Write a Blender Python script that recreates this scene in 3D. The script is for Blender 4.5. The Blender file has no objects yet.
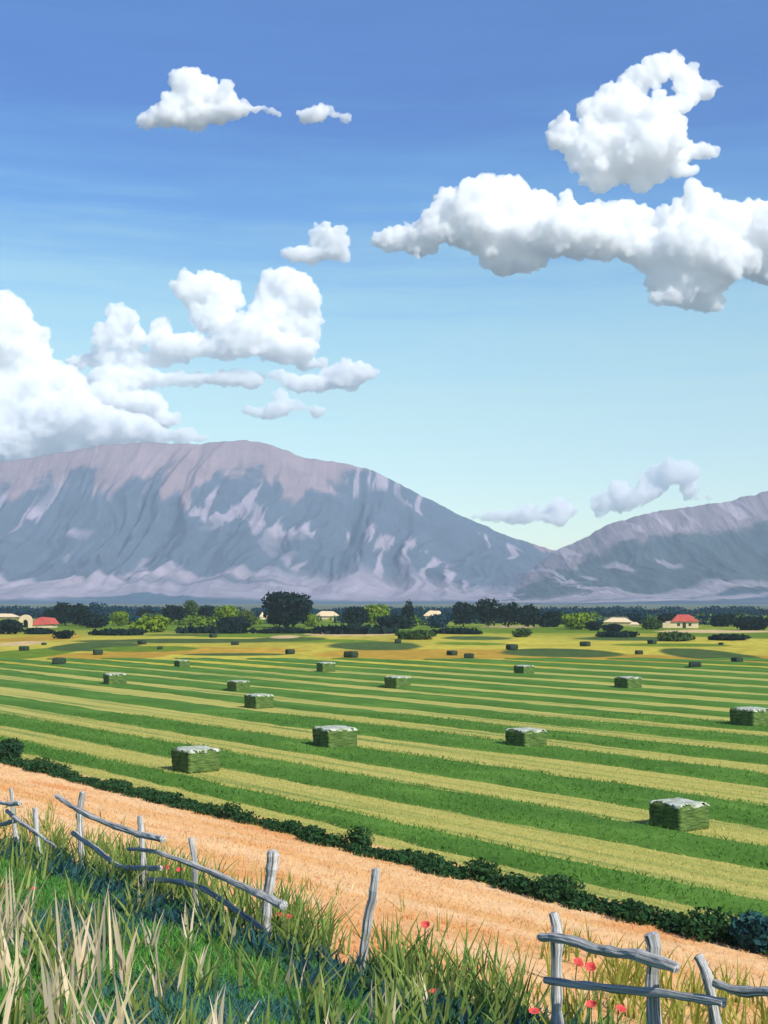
import bpy, bmesh, math, random
import numpy as np
from mathutils import Vector, Matrix

random.seed(7)
RNG = np.random.default_rng(11)
S = bpy.context.scene
COL = S.collection
F = 1236.0          # focal length in pixels of the 768 x 1024 frame
HZ = 600.0          # the level line of the picture
CZ = 7.0            # eye height above the hay field

# ------------------------------------------------------------------ camera
cam_d = bpy.data.cameras.new("camera")
cam = bpy.data.objects.new("camera", cam_d)
COL.objects.link(cam)
cam_d.sensor_fit = 'VERTICAL'
cam_d.sensor_height = 36.0
cam_d.lens = 36.0 * F / 1024.0
cam_d.shift_y = (HZ - 512.0) / 1024.0
cam_d.clip_start = 0.1
cam_d.clip_end = 40000
cam.location = (0, 0, CZ)
cam.rotation_euler = (math.radians(90), 0, 0)
S.camera = cam

# ------------------------------------------------------------------ light
SUN_EL = math.radians(40)
SUN_H = Vector((0.69, -0.72)).normalized()
sun_dir = Vector((SUN_H.x * math.cos(SUN_EL), SUN_H.y * math.cos(SUN_EL), math.sin(SUN_EL)))
sd = bpy.data.lights.new("sun", 'SUN')
sd.energy = 5.0
sd.angle = math.radians(0.5)
sd.color = (1.0, 0.95, 0.86)
sun = bpy.data.objects.new("sun", sd)
COL.objects.link(sun)
sun.location = (40, -20, 60)
sun.rotation_euler = (-sun_dir).to_track_quat('-Z', 'Y').to_euler()

world = bpy.data.worlds.new("World")
S.world = world
world.use_nodes = True
wn = world.node_tree
for n in list(wn.nodes):
    wn.nodes.remove(n)
w_out = wn.nodes.new("ShaderNodeOutputWorld")
w_bg = wn.nodes.new("ShaderNodeBackground")
w_sky = wn.nodes.new("ShaderNodeTexSky")
w_sky.sky_type = 'NISHITA'
w_sky.sun_disc = False
w_sky.sun_elevation = SUN_EL
w_sky.sun_rotation = math.atan2(SUN_H.x, SUN_H.y)
w_sky.air_density = 1.0
w_sky.dust_density = 0.6
w_sky.ozone_density = 2.0
w_bg.inputs["Strength"].default_value = 0.15
# clear-air tint by height above the horizon, with faint high veil streaks
w_tc = wn.nodes.new("ShaderNodeTexCoord")
w_sep = wn.nodes.new("ShaderNodeSeparateXYZ")
wn.links.new(w_tc.outputs["Generated"], w_sep.inputs[0])
w_map = wn.nodes.new("ShaderNodeMapping")
w_map.inputs["Scale"].default_value = (2.2, 2.2, 26.0)
wn.links.new(w_tc.outputs["Generated"], w_map.inputs[0])
w_no = wn.nodes.new("ShaderNodeTexNoise")
w_no.inputs["Scale"].default_value = 2.0
w_no.inputs["Detail"].default_value = 7.0
w_no.inputs["Roughness"].default_value = 0.62
wn.links.new(w_map.outputs[0], w_no.inputs["Vector"])
w_mr = wn.nodes.new("ShaderNodeMath"); w_mr.operation = 'MULTIPLY_ADD'
w_mr.inputs[1].default_value = 0.16; w_mr.inputs[2].default_value = -0.08
wn.links.new(w_no.outputs["Fac"], w_mr.inputs[0])
w_add = wn.nodes.new("ShaderNodeMath"); w_add.operation = 'SUBTRACT'
wn.links.new(w_sep.outputs["Z"], w_add.inputs[0])
wn.links.new(w_mr.outputs[0], w_add.inputs[1])
w_ramp = wn.nodes.new("ShaderNodeValToRGB")
SKY_STOPS = [(0.0, (1.10, 1.10, 0.95)), (0.097, (1.11, 1.12, 0.92)), (0.16, (1.14, 1.18, 0.88)), (0.236, (0.86, 1.08, 0.93)), (0.308, (0.32, 0.67, 0.94)), (0.375, (0.17, 0.44, 0.85)), (0.434, (0.23, 0.52, 0.92)), (0.6, (0.20, 0.38, 0.70))]
el = w_ramp.color_ramp.elements
while len(el) < len(SKY_STOPS):
    el.new(0.5)
for e, (p, c) in zip(el, SKY_STOPS):
    e.position = p
    e.color = (*c, 1)
wn.links.new(w_add.outputs[0], w_ramp.inputs[0])
w_mul = wn.nodes.new("ShaderNodeMix"); w_mul.data_type = 'RGBA'; w_mul.blend_type = 'MULTIPLY'
w_mul.inputs[0].default_value = 1.0
wn.links.new(w_sky.outputs[0], w_mul.inputs[6])
wn.links.new(w_ramp.outputs[0], w_mul.inputs[7])
wn.links.new(w_mul.outputs[2], w_bg.inputs["Color"])
wn.links.new(w_bg.outputs[0], w_out.inputs["Surface"])

S.view_settings.view_transform = 'Standard'
S.view_settings.look = 'None'
S.view_settings.gamma = 1.0
S.view_settings.exposure = 0.28
S.view_settings.use_curve_mapping = False
S.render.engine = 'CYCLES'
S.cycles.use_denoising = True
S.cycles.max_bounces = 64
S.cycles.diffuse_bounces = 3
S.cycles.transmission_bounces = 3
S.cycles.transparent_max_bounces = 4
S.cycles.volume_bounces = 64
S.cycles.caustics_reflective = False
S.cycles.caustics_refractive = False

# ------------------------------------------------------------------ helpers
def srgb(r, g, b):
    def f(c):
        c /= 255.0
        return c / 12.92 if c <= 0.04045 else ((c + 0.055) / 1.055) ** 2.4
    return (f(r), f(g), f(b))

def tag(o, label=None, cat=None, group=None, kind=None):
    if label: o["label"] = label
    if cat: o["category"] = cat
    if group: o["group"] = group
    if kind: o["kind"] = kind
    return o

def new_obj(name, mesh, mats=(), parent=None, loc=None):
    o = bpy.data.objects.new(name, mesh)
    COL.objects.link(o)
    for m in mats:
        mesh.materials.append(m)
    if parent: o.parent = parent
    if loc is not None: o.location = loc
    return o

def empty(name, loc, rz=0.0):
    o = bpy.data.objects.new(name, None)
    o.empty_display_size = 0.3
    o.location = loc
    o.rotation_euler = (0, 0, rz)
    COL.objects.link(o)
    return o

def mesh_np(name, V, Fq, smooth=False, mat_idx=None, tint=None):
    """V (n,3), Fq (m,k) faces all of k corners; tint (n,3) is stored as a point colour."""
    V = np.ascontiguousarray(V, dtype=np.float32)
    Fq = np.ascontiguousarray(Fq, dtype=np.int32)
    me = bpy.data.meshes.new(name)
    m, k = Fq.shape
    me.vertices.add(len(V)); me.vertices.foreach_set("co", V.ravel())
    me.loops.add(m * k); me.loops.foreach_set("vertex_index", Fq.ravel())
    me.polygons.add(m)
    me.polygons.foreach_set("loop_start", np.arange(0, m * k, k, dtype=np.int32))
    me.polygons.foreach_set("loop_total", np.full(m, k, dtype=np.int32))
    if mat_idx is not None:
        me.polygons.foreach_set("material_index", np.asarray(mat_idx, dtype=np.int32))
    me.update(calc_edges=True)
    if smooth:
        me.polygons.foreach_set("use_smooth", np.ones(m, dtype=bool))
    if tint is not None:
        a = me.color_attributes.new("tint", 'FLOAT_COLOR', 'POINT')
        c = np.ones((len(V), 4), dtype=np.float32); c[:, :3] = tint
        a.data.foreach_set("color", c.ravel())
    me.validate()
    return me

def mesh_bm(name, bm, smooth=False):
    me = bpy.data.meshes.new(name)
    bmesh.ops.recalc_face_normals(bm, faces=bm.faces[:])
    bm.to_mesh(me); bm.free()
    if smooth:
        me.polygons.foreach_set("use_smooth", [True] * len(me.polygons))
    return me

def _hash(ix, iy, seed):
    h = (ix.astype(np.int64) * 374761393 + iy.astype(np.int64) * 668265263 + seed * 974634777) & 0x7fffffff
    h = ((h ^ (h >> 13)) * 1274126177) & 0x7fffffff
    h = h ^ (h >> 16)
    return (h & 0xffff) / 65535.0

def vnoise(x, y, seed=0):
    x = np.asarray(x, float); y = np.asarray(y, float)
    ix = np.floor(x); iy = np.floor(y)
    fx = x - ix; fy = y - iy
    fx = fx * fx * (3 - 2 * fx); fy = fy * fy * (3 - 2 * fy)
    a = _hash(ix, iy, seed); b = _hash(ix + 1, iy, seed)
    c = _hash(ix, iy + 1, seed); d = _hash(ix + 1, iy + 1, seed)
    return (a + (b - a) * fx) * (1 - fy) + (c + (d - c) * fx) * fy

def fbm(x, y, seed=0, oct=4, gain=0.5):
    s = 0; a = 1; t = 0
    for i in range(oct):
        s = s + a * vnoise(np.asarray(x) * 2 ** i, np.asarray(y) * 2 ** i, seed + 17 * i); t += a; a *= gain
    return s / t

# ------------------------------------------------------------------ lie of the land
NX, NY = 1 / 1.30345, 0.836 / 1.30345       # across the mown rows
DX, DY = -NY, NX                            # along the mown rows
def su(X, Y): return X * DX + Y * DY, X * NX + Y * NY
def xy(s, u): return s * DX + u * NX, s * DY + u * NY

def zt(X, Y):
    X = np.asarray(X, float); Y = np.asarray(Y, float)
    s, u = su(X, Y)
    t = (21.2 - u)
    ramp = np.where(t > 12, t, t)
    sp = np.log1p(np.exp(np.clip(t * 1.6, -30, 30))) / 1.6           # soft foot of the bank
    sp = np.minimum(sp, 24.0)
    z = 0.222 * sp
    z = z + 0.16 * (fbm(X * 0.45, Y * 0.45, 5, 3) - 0.5) * np.clip((22 - u) / 4, 0, 1)
    m = np.clip((Y - 150) / 30, 0, 1) * np.clip((u - 40) / 10, 0, 1)
    z = z + m * (0.7 * fbm(X * 0.022, Y * 0.03, 9, 3))
    return z

def W(x, y, Y):
    return Vector(((x - 384) / F * Y, Y, CZ - (y - HZ) / F * Y))

def ground_at(x, y):
    """the point of flat field seen at pixel x, y"""
    Y = CZ * F / (y - HZ)
    X = (x - 384) / F * Y
    return X, Y, float(zt(X, Y))

# ------------------------------------------------------------------ materials
def mat(name, rough=0.9, spec=0.15):
    m = bpy.data.materials.new(name)
    m.use_nodes = True
    nt = m.node_tree
    b = nt.nodes["Principled BSDF"]
    b.inputs["Roughness"].default_value = rough
    b.inputs["Specular IOR Level"].default_value = spec
    return m, nt, b

def N(nt, t, **kw):
    n = nt.nodes.new(t)
    for k, v in kw.items():
        setattr(n, k, v)
    return n

def noise_col(nt, stops, scale=1.0, stretch=(1, 1, 1), detail=6, rough=0.6, rot=0.0, coord="Object", distort=0.0):
    tc = N(nt, "ShaderNodeTexCoord")
    mp = N(nt, "ShaderNodeMapping")
    mp.inputs["Scale"].default_value = stretch
    mp.inputs["Rotation"].default_value = (0, 0, rot)
    nt.links.new(tc.outputs[coord], mp.inputs[0])
    no = N(nt, "ShaderNodeTexNoise")
    no.inputs["Scale"].default_value = scale
    no.inputs["Detail"].default_value = detail
    no.inputs["Roughness"].default_value = rough
    no.inputs["Distortion"].default_value = distort
    nt.links.new(mp.outputs[0], no.inputs["Vector"])
    r = N(nt, "ShaderNodeValToRGB")
    e = r.color_ramp.elements
    while len(e) < len(stops): e.new(0.5)
    for q, (p, c) in zip(e, stops):
        q.position = p; q.color = (*c, 1)
    nt.links.new(no.outputs["Fac"], r.inputs[0])
    return r.outputs[0], no.outputs["Fac"]

def mix(nt, f, a, b, mode='MIX'):
    n = N(nt, "ShaderNodeMix", data_type='RGBA', blend_type=mode)
    if isinstance(f, (int, float)): n.inputs[0].default_value = f
    else: nt.links.new(f, n.inputs[0])
    for i, v in ((6, a), (7, b)):
        if isinstance(v, tuple): n.inputs[i].default_value = (*v, 1)
        else: nt.links.new(v, n.inputs[i])
    return n.outputs[2]

def bump(nt, b, h, strength=0.4, dist=0.05):
    n = N(nt, "ShaderNodeBump")
    n.inputs["Strength"].default_value = strength
    n.inputs["Distance"].default_value = dist
    nt.links.new(h, n.inputs["Height"])
    nt.links.new(n.outputs[0], b.inputs["Normal"])

def ramp_mat(name, stops, scale, stretch=(1, 1, 1), rough=0.9, bs=0.4, bd=0.05, rot=0.0, detail=6, fine=None, spec=0.15):
    m, nt, b = mat(name, rough, spec)
    c, f = noise_col(nt, stops, scale, stretch, detail, rot=rot)
    if fine:
        c2, f2 = noise_col(nt, [(0.3, (0.72, 0.72, 0.72)), (0.7, (1.15, 1.15, 1.15))], fine)
        c = mix(nt, 1.0, c, c2, 'MULTIPLY')
    nt.links.new(c, b.inputs["Base Color"])
    bump(nt, b, f, bs, bd)
    return m

def leaf_mat(name, mult=(1, 1, 1), transl=0.3):
    """takes each blade's or leaf's own colour from the mesh"""
    m = bpy.data.materials.new(name); m.use_nodes = True
    nt = m.node_tree
    nt.nodes.remove(nt.nodes["Principled BSDF"])
    out = nt.nodes["Material Output"]
    at = N(nt, "ShaderNodeAttribute", attribute_name="tint")
    col = mix(nt, 1.0, at.outputs["Color"], mult, 'MULTIPLY')
    d = N(nt, "ShaderNodeBsdfDiffuse"); t = N(nt, "ShaderNodeBsdfTranslucent")
    nt.links.new(col, d.inputs[0]); nt.links.new(col, t.inputs[0])
    ms = N(nt, "ShaderNodeMixShader"); ms.inputs[0].default_value = transl
    nt.links.new(d.outputs[0], ms.inputs[1]); nt.links.new(t.outputs[0], ms.inputs[2])
    nt.links.new(ms.outputs[0], out.inputs["Surface"])
    return m

M_LEAF = leaf_mat("leaf", transl=0.25)
M_BLADE = leaf_mat("grass_blade", transl=0.42)
M_DRY = leaf_mat("dry_blade", transl=0.5)

STRAW = [(0.25, (0.42, 0.35, 0.115)), (0.5, (0.50, 0.43, 0.155)), (0.75, (0.57, 0.49, 0.20))]
ROT = math.atan2(DY, DX)
def field_mat(name, stops, s1, stretch):
    m, nt, b = mat(name, 0.95, 0.05)
    # stretched along the rows
    tc = N(nt, "ShaderNodeTexCoord")
    vr = N(nt, "ShaderNodeVectorRotate", rotation_type='Z_AXIS')
    vr.inputs["Angle"].default_value = -ROT
    nt.links.new(tc.outputs["Object"], vr.inputs[0])
    mp = N(nt, "ShaderNodeMapping"); mp.inputs["Scale"].default_value = stretch
    nt.links.new(vr.outputs[0], mp.inputs[0])
    no = N(nt, "ShaderNodeTexNoise"); no.inputs["Scale"].default_value = s1; no.inputs["Detail"].default_value = 8
    no.inputs["Roughness"].default_value = 0.65
    nt.links.new(mp.outputs[0], no.inputs["Vector"])
    r = N(nt, "ShaderNodeValToRGB"); e = r.color_ramp.elements
    while len(e) < len(stops): e.new(0.5)
    for q, (p, c) in zip(e, stops): q.position = p; q.color = (*c, 1)
    nt.links.new(no.outputs["Fac"], r.inputs[0])
    c2, f2 = noise_col(nt, [(0.3, (0.8, 0.8, 0.8)), (0.7, (1.12, 1.12, 1.12))], 5.0, detail=8, rough=0.7)
    nt.links.new(mix(nt, 1.0, r.outputs[0], c2, 'MULTIPLY'), b.inputs["Base Color"])
    bump(nt, b, f2, 0.5, 0.06)
    return m

M_STRAW = field_mat("mown_straw", [(0.36, (0.10, 0.20, 0.045)), (0.43, (0.29, 0.31, 0.08)), (0.50, (0.41, 0.38, 0.095)), (0.62, (0.45, 0.40, 0.115)), (0.74, (0.52, 0.45, 0.17))], 1.0, (0.035, 1.5, 1))
M_GREEN = field_mat("standing_green", [(0.25, (0.055, 0.135, 0.022)), (0.5, (0.080, 0.180, 0.028)), (0.75, (0.14, 0.27, 0.045))], 0.6, (0.25, 0.7, 1))

# ------------------------------------------------------------------ haze, ground, hills
hz_bm = bmesh.new()
bmesh.ops.create_cube(hz_bm, size=1.0)
haze = new_obj("haze", mesh_bm("haze", hz_bm))
haze.scale = (7600, 4200, 640)
haze.location = (0, 1900, 317)
tag(haze, kind="stuff")
m = bpy.data.materials.new("haze"); m.use_nodes = True
nt = m.node_tree
nt.nodes.remove(nt.nodes["Principled BSDF"])
pv = N(nt, "ShaderNodeVolumePrincipled")
pv.inputs["Color"].default_value = (0.60, 0.76, 0.96, 1)
pv.inputs["Density"].default_value = 0.00017
pv.inputs["Anisotropy"].default_value = 0.0
nt.links.new(pv.outputs[0], nt.nodes["Material Output"].inputs["Volume"])
haze.data.materials.append(m)

M_GROUND = ramp_mat("far_plain", [(0.3, (0.05, 0.085, 0.05)), (0.5, (0.11, 0.13, 0.065)), (0.7, (0.20, 0.18, 0.10))], 0.006, (0.6, 2.0, 1), bs=0.0)
g = mesh_np("ground", [(-3700, -150, -0.06), (3700, -150, -0.06), (3700, 3960, -0.06), (-3700, 3960, -0.06)], [[0, 1, 2, 3]])
tag(new_obj("ground", g, [M_GROUND]), kind="structure")

# mountains
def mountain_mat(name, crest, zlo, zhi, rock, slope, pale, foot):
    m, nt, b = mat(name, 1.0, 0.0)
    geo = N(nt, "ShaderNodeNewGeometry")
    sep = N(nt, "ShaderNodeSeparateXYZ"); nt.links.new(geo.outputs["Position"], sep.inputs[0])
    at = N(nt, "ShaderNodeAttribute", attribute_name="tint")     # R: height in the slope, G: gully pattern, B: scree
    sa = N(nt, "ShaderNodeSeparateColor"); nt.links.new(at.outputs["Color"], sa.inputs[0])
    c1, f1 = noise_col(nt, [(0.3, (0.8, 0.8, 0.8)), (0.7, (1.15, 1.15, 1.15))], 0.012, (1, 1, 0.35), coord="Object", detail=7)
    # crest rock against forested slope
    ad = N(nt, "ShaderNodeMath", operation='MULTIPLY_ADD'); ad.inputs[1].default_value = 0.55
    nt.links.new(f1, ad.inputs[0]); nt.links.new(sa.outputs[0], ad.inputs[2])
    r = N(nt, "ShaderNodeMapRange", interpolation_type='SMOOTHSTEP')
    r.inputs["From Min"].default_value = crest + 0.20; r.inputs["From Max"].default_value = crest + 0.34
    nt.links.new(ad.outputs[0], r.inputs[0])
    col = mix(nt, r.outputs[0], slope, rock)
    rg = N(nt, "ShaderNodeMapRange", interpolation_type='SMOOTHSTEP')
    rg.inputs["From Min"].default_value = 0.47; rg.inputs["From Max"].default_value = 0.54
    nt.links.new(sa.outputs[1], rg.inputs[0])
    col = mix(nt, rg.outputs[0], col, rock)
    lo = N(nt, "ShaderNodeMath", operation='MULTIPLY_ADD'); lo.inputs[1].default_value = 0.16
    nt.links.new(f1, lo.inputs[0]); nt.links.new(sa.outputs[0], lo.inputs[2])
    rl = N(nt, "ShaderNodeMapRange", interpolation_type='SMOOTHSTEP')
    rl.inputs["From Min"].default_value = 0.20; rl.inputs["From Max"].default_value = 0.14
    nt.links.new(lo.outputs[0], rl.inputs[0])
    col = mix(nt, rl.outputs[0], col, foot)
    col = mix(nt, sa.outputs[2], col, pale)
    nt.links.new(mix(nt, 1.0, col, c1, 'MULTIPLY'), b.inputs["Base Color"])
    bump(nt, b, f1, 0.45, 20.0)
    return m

def build_mountain(name, ridge, Yr, Yf, Yb, x0, x1, seed, material, gdir=0.25, bluefrom=330):
    nxp = 900
    px = np.linspace(x0, x1, nxp)
    rx, ry = np.array([p[0] for p in ridge], float), np.array([p[1] for p in ridge], float)
    ry_s = np.interp(px, rx, ry)
    ry_s = np.convolve(np.pad(ry_s, 4, mode='edge'), np.ones(9) / 9, 'valid')
    Xr = (px - 384) / F * Yr
    Zr = (HZ - ry_s) / F * Yr + CZ + 9 * (fbm(px * 0.09, px * 0, seed + 2, 5, 0.6) - 0.5)
    t = np.concatenate([np.linspace(0, 1, 230), np.linspace(1.03, 2, 40)])
    T, XX = np.meshgrid(t, Xr, indexing='ij')
    ZR = np.meshgrid(t, Zr, indexing='ij')[1]
    front = T <= 1
    Yg = np.where(front, Yf + (Yr - Yf) * T, Yr + (Yb - Yr) * (T - 1))
    tt = np.where(front, T, 2 - T)
    prof = 0.16 * tt + 0.34 * tt ** 1.7 + 0.50 * tt ** 2.6
    prof = np.where(front, prof, tt ** 1.2)
    # spurs and gullies running down the slope, broken by crags
    warp = 1.3 * fbm(XX / 210, Yg / 300, seed + 3, 4)
    wx = XX / 125.0 + gdir * (1 - tt) * 2.4 + warp
    def ridged(a, b_, sd_, oc):
        tot = 0; am = 1; nn_ = 0
        for q in range(oc):
            tot = tot + am * (1 - np.abs(2 * vnoise(a * 2.03 ** q, b_ * 1.8 ** q, sd_ + q) - 1)); nn_ += am; am *= 0.55
        return tot / nn_
    r1 = ridged(wx, tt * 1.6, seed + 5, 2)
    r2 = ridged(wx * 2.6, tt * 3.0 + 9, seed + 8, 3)
    r3 = ridged(XX / 26 + gdir * 8 * (1 - tt) + 3 * warp, tt * 11, seed + 12, 5)
    env = np.clip(np.sin(np.clip(tt, 0, 1) * math.pi), 0, 1) ** 0.7
    Z = ZR * prof + ZR * env * np.clip(tt * 2.2, 0, 1) * (0.19 * (r1 - 0.62) + 0.085 * (r2 - 0.6)) * np.where(front, 1, 0.5) + 8 * (r3 - 0.55) * np.clip(env + 0.12, 0, 1) * np.clip(tt * 3, 0, 1)
    Z = np.maximum(Z, ZR * prof * 0.55)
    Z = np.where(tt <= 0.001, -2.0, Z)
    h = np.clip(Z / np.maximum(ZR, 1), 0, 1.2)
    gpat = np.clip(fbm(wx * 1.5, tt * 1.3 + 3, seed + 30, 5, 0.6), 0, 1)
    n2 = ridged(XX / 52 + gdir * 9 * (1 - tt) + 0.8 * warp, tt * 2.2, seed + 31, 4); n3 = fbm(XX / 260, tt * 5, seed + 33, 3)
    scree = 0.8 * np.clip((n2 - 0.725) * 22, 0, 1) * np.clip((n3 - 0.44) * 14, 0, 1) * np.clip((tt - 0.25) * 6, 0, 1)
    # pale dry foothills in level bands
    low = np.clip((fbm(XX / 420 + 7, tt * 9 + 0.5 * fbm(XX / 110, tt * 3, seed + 44, 3), seed + 40, 4, 0.5) - 0.42) * 10, 0, 1) * np.clip((0.44 - tt) * 9, 0, 1) * np.clip(tt * 18 - 0.9, 0, 1)
    scree = np.maximum(scree, (0.45 + 0.5 * fbm(XX / 120, tt * 26, seed + 47, 4)) * low)
    nt_, nx_ = T.shape
    V = np.stack([XX, Yg, Z], -1).reshape(-1, 3)
    i = np.arange(nt_ * nx_).reshape(nt_, nx_)
    Fq = np.stack([i[:-1, :-1], i[:-1, 1:], i[1:, 1:], i[1:, :-1]], -1).reshape(-1, 4)
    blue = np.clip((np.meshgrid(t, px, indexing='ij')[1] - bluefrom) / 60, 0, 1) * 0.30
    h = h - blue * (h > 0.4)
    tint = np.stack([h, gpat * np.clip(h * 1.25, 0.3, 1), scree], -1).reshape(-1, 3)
    me = mesh_np(name, V, Fq, True, tint=tint)
    o = new_obj(name, me, [material])
    tag(o, kind="structure")
    return o

ROCK = (0.25, 0.18, 0.19)
M_MT = mountain_mat("mountain_rock", 0.80, 0, 1, ROCK, (0.068, 0.092, 0.125), (0.36, 0.30, 0.345), (0.055, 0.095, 0.14))
M_MT2 = mountain_mat("near_mountain_rock", 0.74, 0, 1, (0.20, 0.165, 0.185), (0.05, 0.072, 0.080), (0.34, 0.29, 0.33), (0.055, 0.09, 0.13))
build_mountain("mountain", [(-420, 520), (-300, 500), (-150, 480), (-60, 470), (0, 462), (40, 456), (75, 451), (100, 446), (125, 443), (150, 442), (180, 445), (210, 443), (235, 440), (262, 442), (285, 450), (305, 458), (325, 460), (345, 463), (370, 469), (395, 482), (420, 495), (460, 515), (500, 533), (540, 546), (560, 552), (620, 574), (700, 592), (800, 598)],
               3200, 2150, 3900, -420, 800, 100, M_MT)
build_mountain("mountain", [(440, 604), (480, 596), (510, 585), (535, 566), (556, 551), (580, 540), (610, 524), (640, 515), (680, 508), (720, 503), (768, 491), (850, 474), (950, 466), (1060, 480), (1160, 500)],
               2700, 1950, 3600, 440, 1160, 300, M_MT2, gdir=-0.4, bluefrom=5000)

# meadow beyond the hay field
PATCH = {
 'olive': (0.075, 0.125, 0.030), 'lime': (0.15, 0.235, 0.018), 'ochre': (0.50, 0.31, 0.04), 'pale': (0.66, 0.47, 0.23), 'dark': (0.04, 0.08, 0.04)}
patches = [  # colour, pixel centre x, y, half sizes
 ('lime', 60, 627, 200, 5), ('lime', 300, 629, 200, 5), ('lime', 560, 631, 180, 4), ('lime', 740, 636, 60, 4),
 ('ochre', 110, 656, 60, 3), ('ochre', 235, 652, 95, 3.5), ('ochre', 420, 655, 130, 4.5), ('ochre', 600, 659, 110, 4), ('ochre', 745, 659, 50, 4), ('ochre', 40, 640, 40, 4),
 ('lime', 15, 655, 45, 6), ('lime', 250, 637, 70, 2.5),
 ('olive', 95, 648, 42, 3.6), ('olive', 190, 643, 110, 2.4), ('olive', 373, 647, 56, 4.5), ('olive', 240, 655, 60, 1.5),
 ('lime', 330, 643, 60, 2.2), ('lime', 470, 645, 50, 2), ('lime', 660, 646, 60, 2), ('lime', 150, 650, 50, 2), ('olive', 440, 635, 40, 1.2), ('olive', 300, 634, 50, 1.0), ('olive', 180, 637, 50, 1.2), ('olive', 560, 654, 56, 3.8), ('olive', 706, 655, 36, 5), ('olive', 290, 641, 40, 2), ('olive', 620, 640, 60, 2), ('olive', 480, 640, 40, 2),
 ('pale', 350, 636, 48, 2.2), ('pale', 720, 633, 60, 1.8), ('pale', 510, 628.5, 34, 1.1), ('pale', 285, 639, 14, 1.3), ('pale', 20, 646, 20, 2)]
ys = np.concatenate([np.linspace(604.0 + 16, 668, 190)])
Yv = CZ * F / (ys - HZ)
Yv = np.sort(Yv)
xs_ = np.linspace(-0.48, 0.48, 460)
YY, TT = np.meshgrid(Yv, xs_, indexing='ij')
XX = TT * YY
ZZ = zt(XX, YY) + 0.012
c = np.ones(XX.shape + (3,)) * np.array((0.44, 0.37, 0.05))
wob = (fbm(XX * 0.06, YY * 0.03, 70, 4) - 0.5)
c = c * (0.85 + 0.5 * (fbm(XX * 0.05, YY * 0.08, 71, 5) - 0.2))[..., None]
far_g = np.clip((YY - 215) / 60 + 1.2 * wob, 0, 1)[..., None] * 0.8
c = c * (1 - far_g) + np.array(PATCH['lime']) * (0.9 + 0.5 * wob[..., None]) * far_g
for k, px, py, rx, ry in patches:
    Yn, Yf = CZ * F / (py + ry - HZ), CZ * F / max(py - ry - HZ, 3)
    Yc = CZ * F / (py - HZ)
    v = np.where(YY > Yc, (YY - Yc) / (Yf - Yc), (YY - Yc) / (Yc - Yn))
    h = (XX - (px - 384) / F * Yc) / (rx / F * Yc)
    d = np.sqrt(v * v + h * h) + wob * 0.9
    a = np.clip((1.0 - d) * 7, 0, 1)[..., None]
    c = c * (1 - a) + np.array(PATCH[k]) * (0.85 + 0.3 * wob[..., None]) * a
i = np.arange(XX.size).reshape(XX.shape)
Fq = np.stack([i[:-1, :-1], i[:-1, 1:], i[1:, 1:], i[1:, :-1]], -1).reshape(-1, 4)
m, nt, b = mat("meadow_grass", 0.95, 0.05)
at = N(nt, "ShaderNodeAttribute", attribute_name="tint")
c2, f2 = noise_col(nt, [(0.3, (0.75, 0.75, 0.75)), (0.7, (1.2, 1.2, 1.2))], 0.5, (1, 0.5, 1), detail=8)
nt.links.new(mix(nt, 1.0, at.outputs["Color"], c2, 'MULTIPLY'), b.inputs["Base Color"])
bump(nt, b, f2, 0.5, 0.3)
me = mesh_np("meadow", np.stack([XX, YY, ZZ], -1).reshape(-1, 3), Fq, True, tint=c.reshape(-1, 3))
tag(new_obj("meadow", me, [m]), kind="structure")

# hay field: mown rows, the green strips standing a little higher
greens = [(23.3, 25.2), (28.0, 30.5), (33.4, 36.4), (40.2, 43.4), (46.6, 48.9), (52.0, 54.4), (57.2, 60.2), (63.0, 65.6), (68.5, 71.6),
          (75.0, 78.2), (81.5, 84.8), (88.5, 92.5), (96.5, 101), (105, 110), (114, 119), (123, 128), (133, 138)]
edges = [21.0]
for q_, (a, b_) in enumerate(greens): edges += [a, b_ + (0.1 if q_ > 4 else 0)]
edges.append(142.0)
sv = np.concatenate([np.arange(-16, 60, 0.35), np.arange(60, 215, 0.8)])
FV, FF, FM = [], [], []
def row_edge(k, u0, s):
    if k == 0 or k == len(edges) - 1: return np.full_like(s, u0)
    a = 0.8 if k > 6 else 0.6
    e = a * 2 * (fbm(s * 0.06, s * 0 + k * 3.1, 40 + k, 3) - 0.5) + 0.42 * (fbm(s * 0.8, s * 0 + k, 90 + k, 3) - 0.5)
    # the far rows break up and pinch out in places
    if k > 8:
        e = e + (-1 if k % 2 else 1) * 0.45 * np.clip(fbm(s * 0.035, s * 0 + (k + 1) // 2 * 5.3, 140, 3) * 4 - 1.9, 0, 1)
    return u0 + e
prev = None
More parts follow.
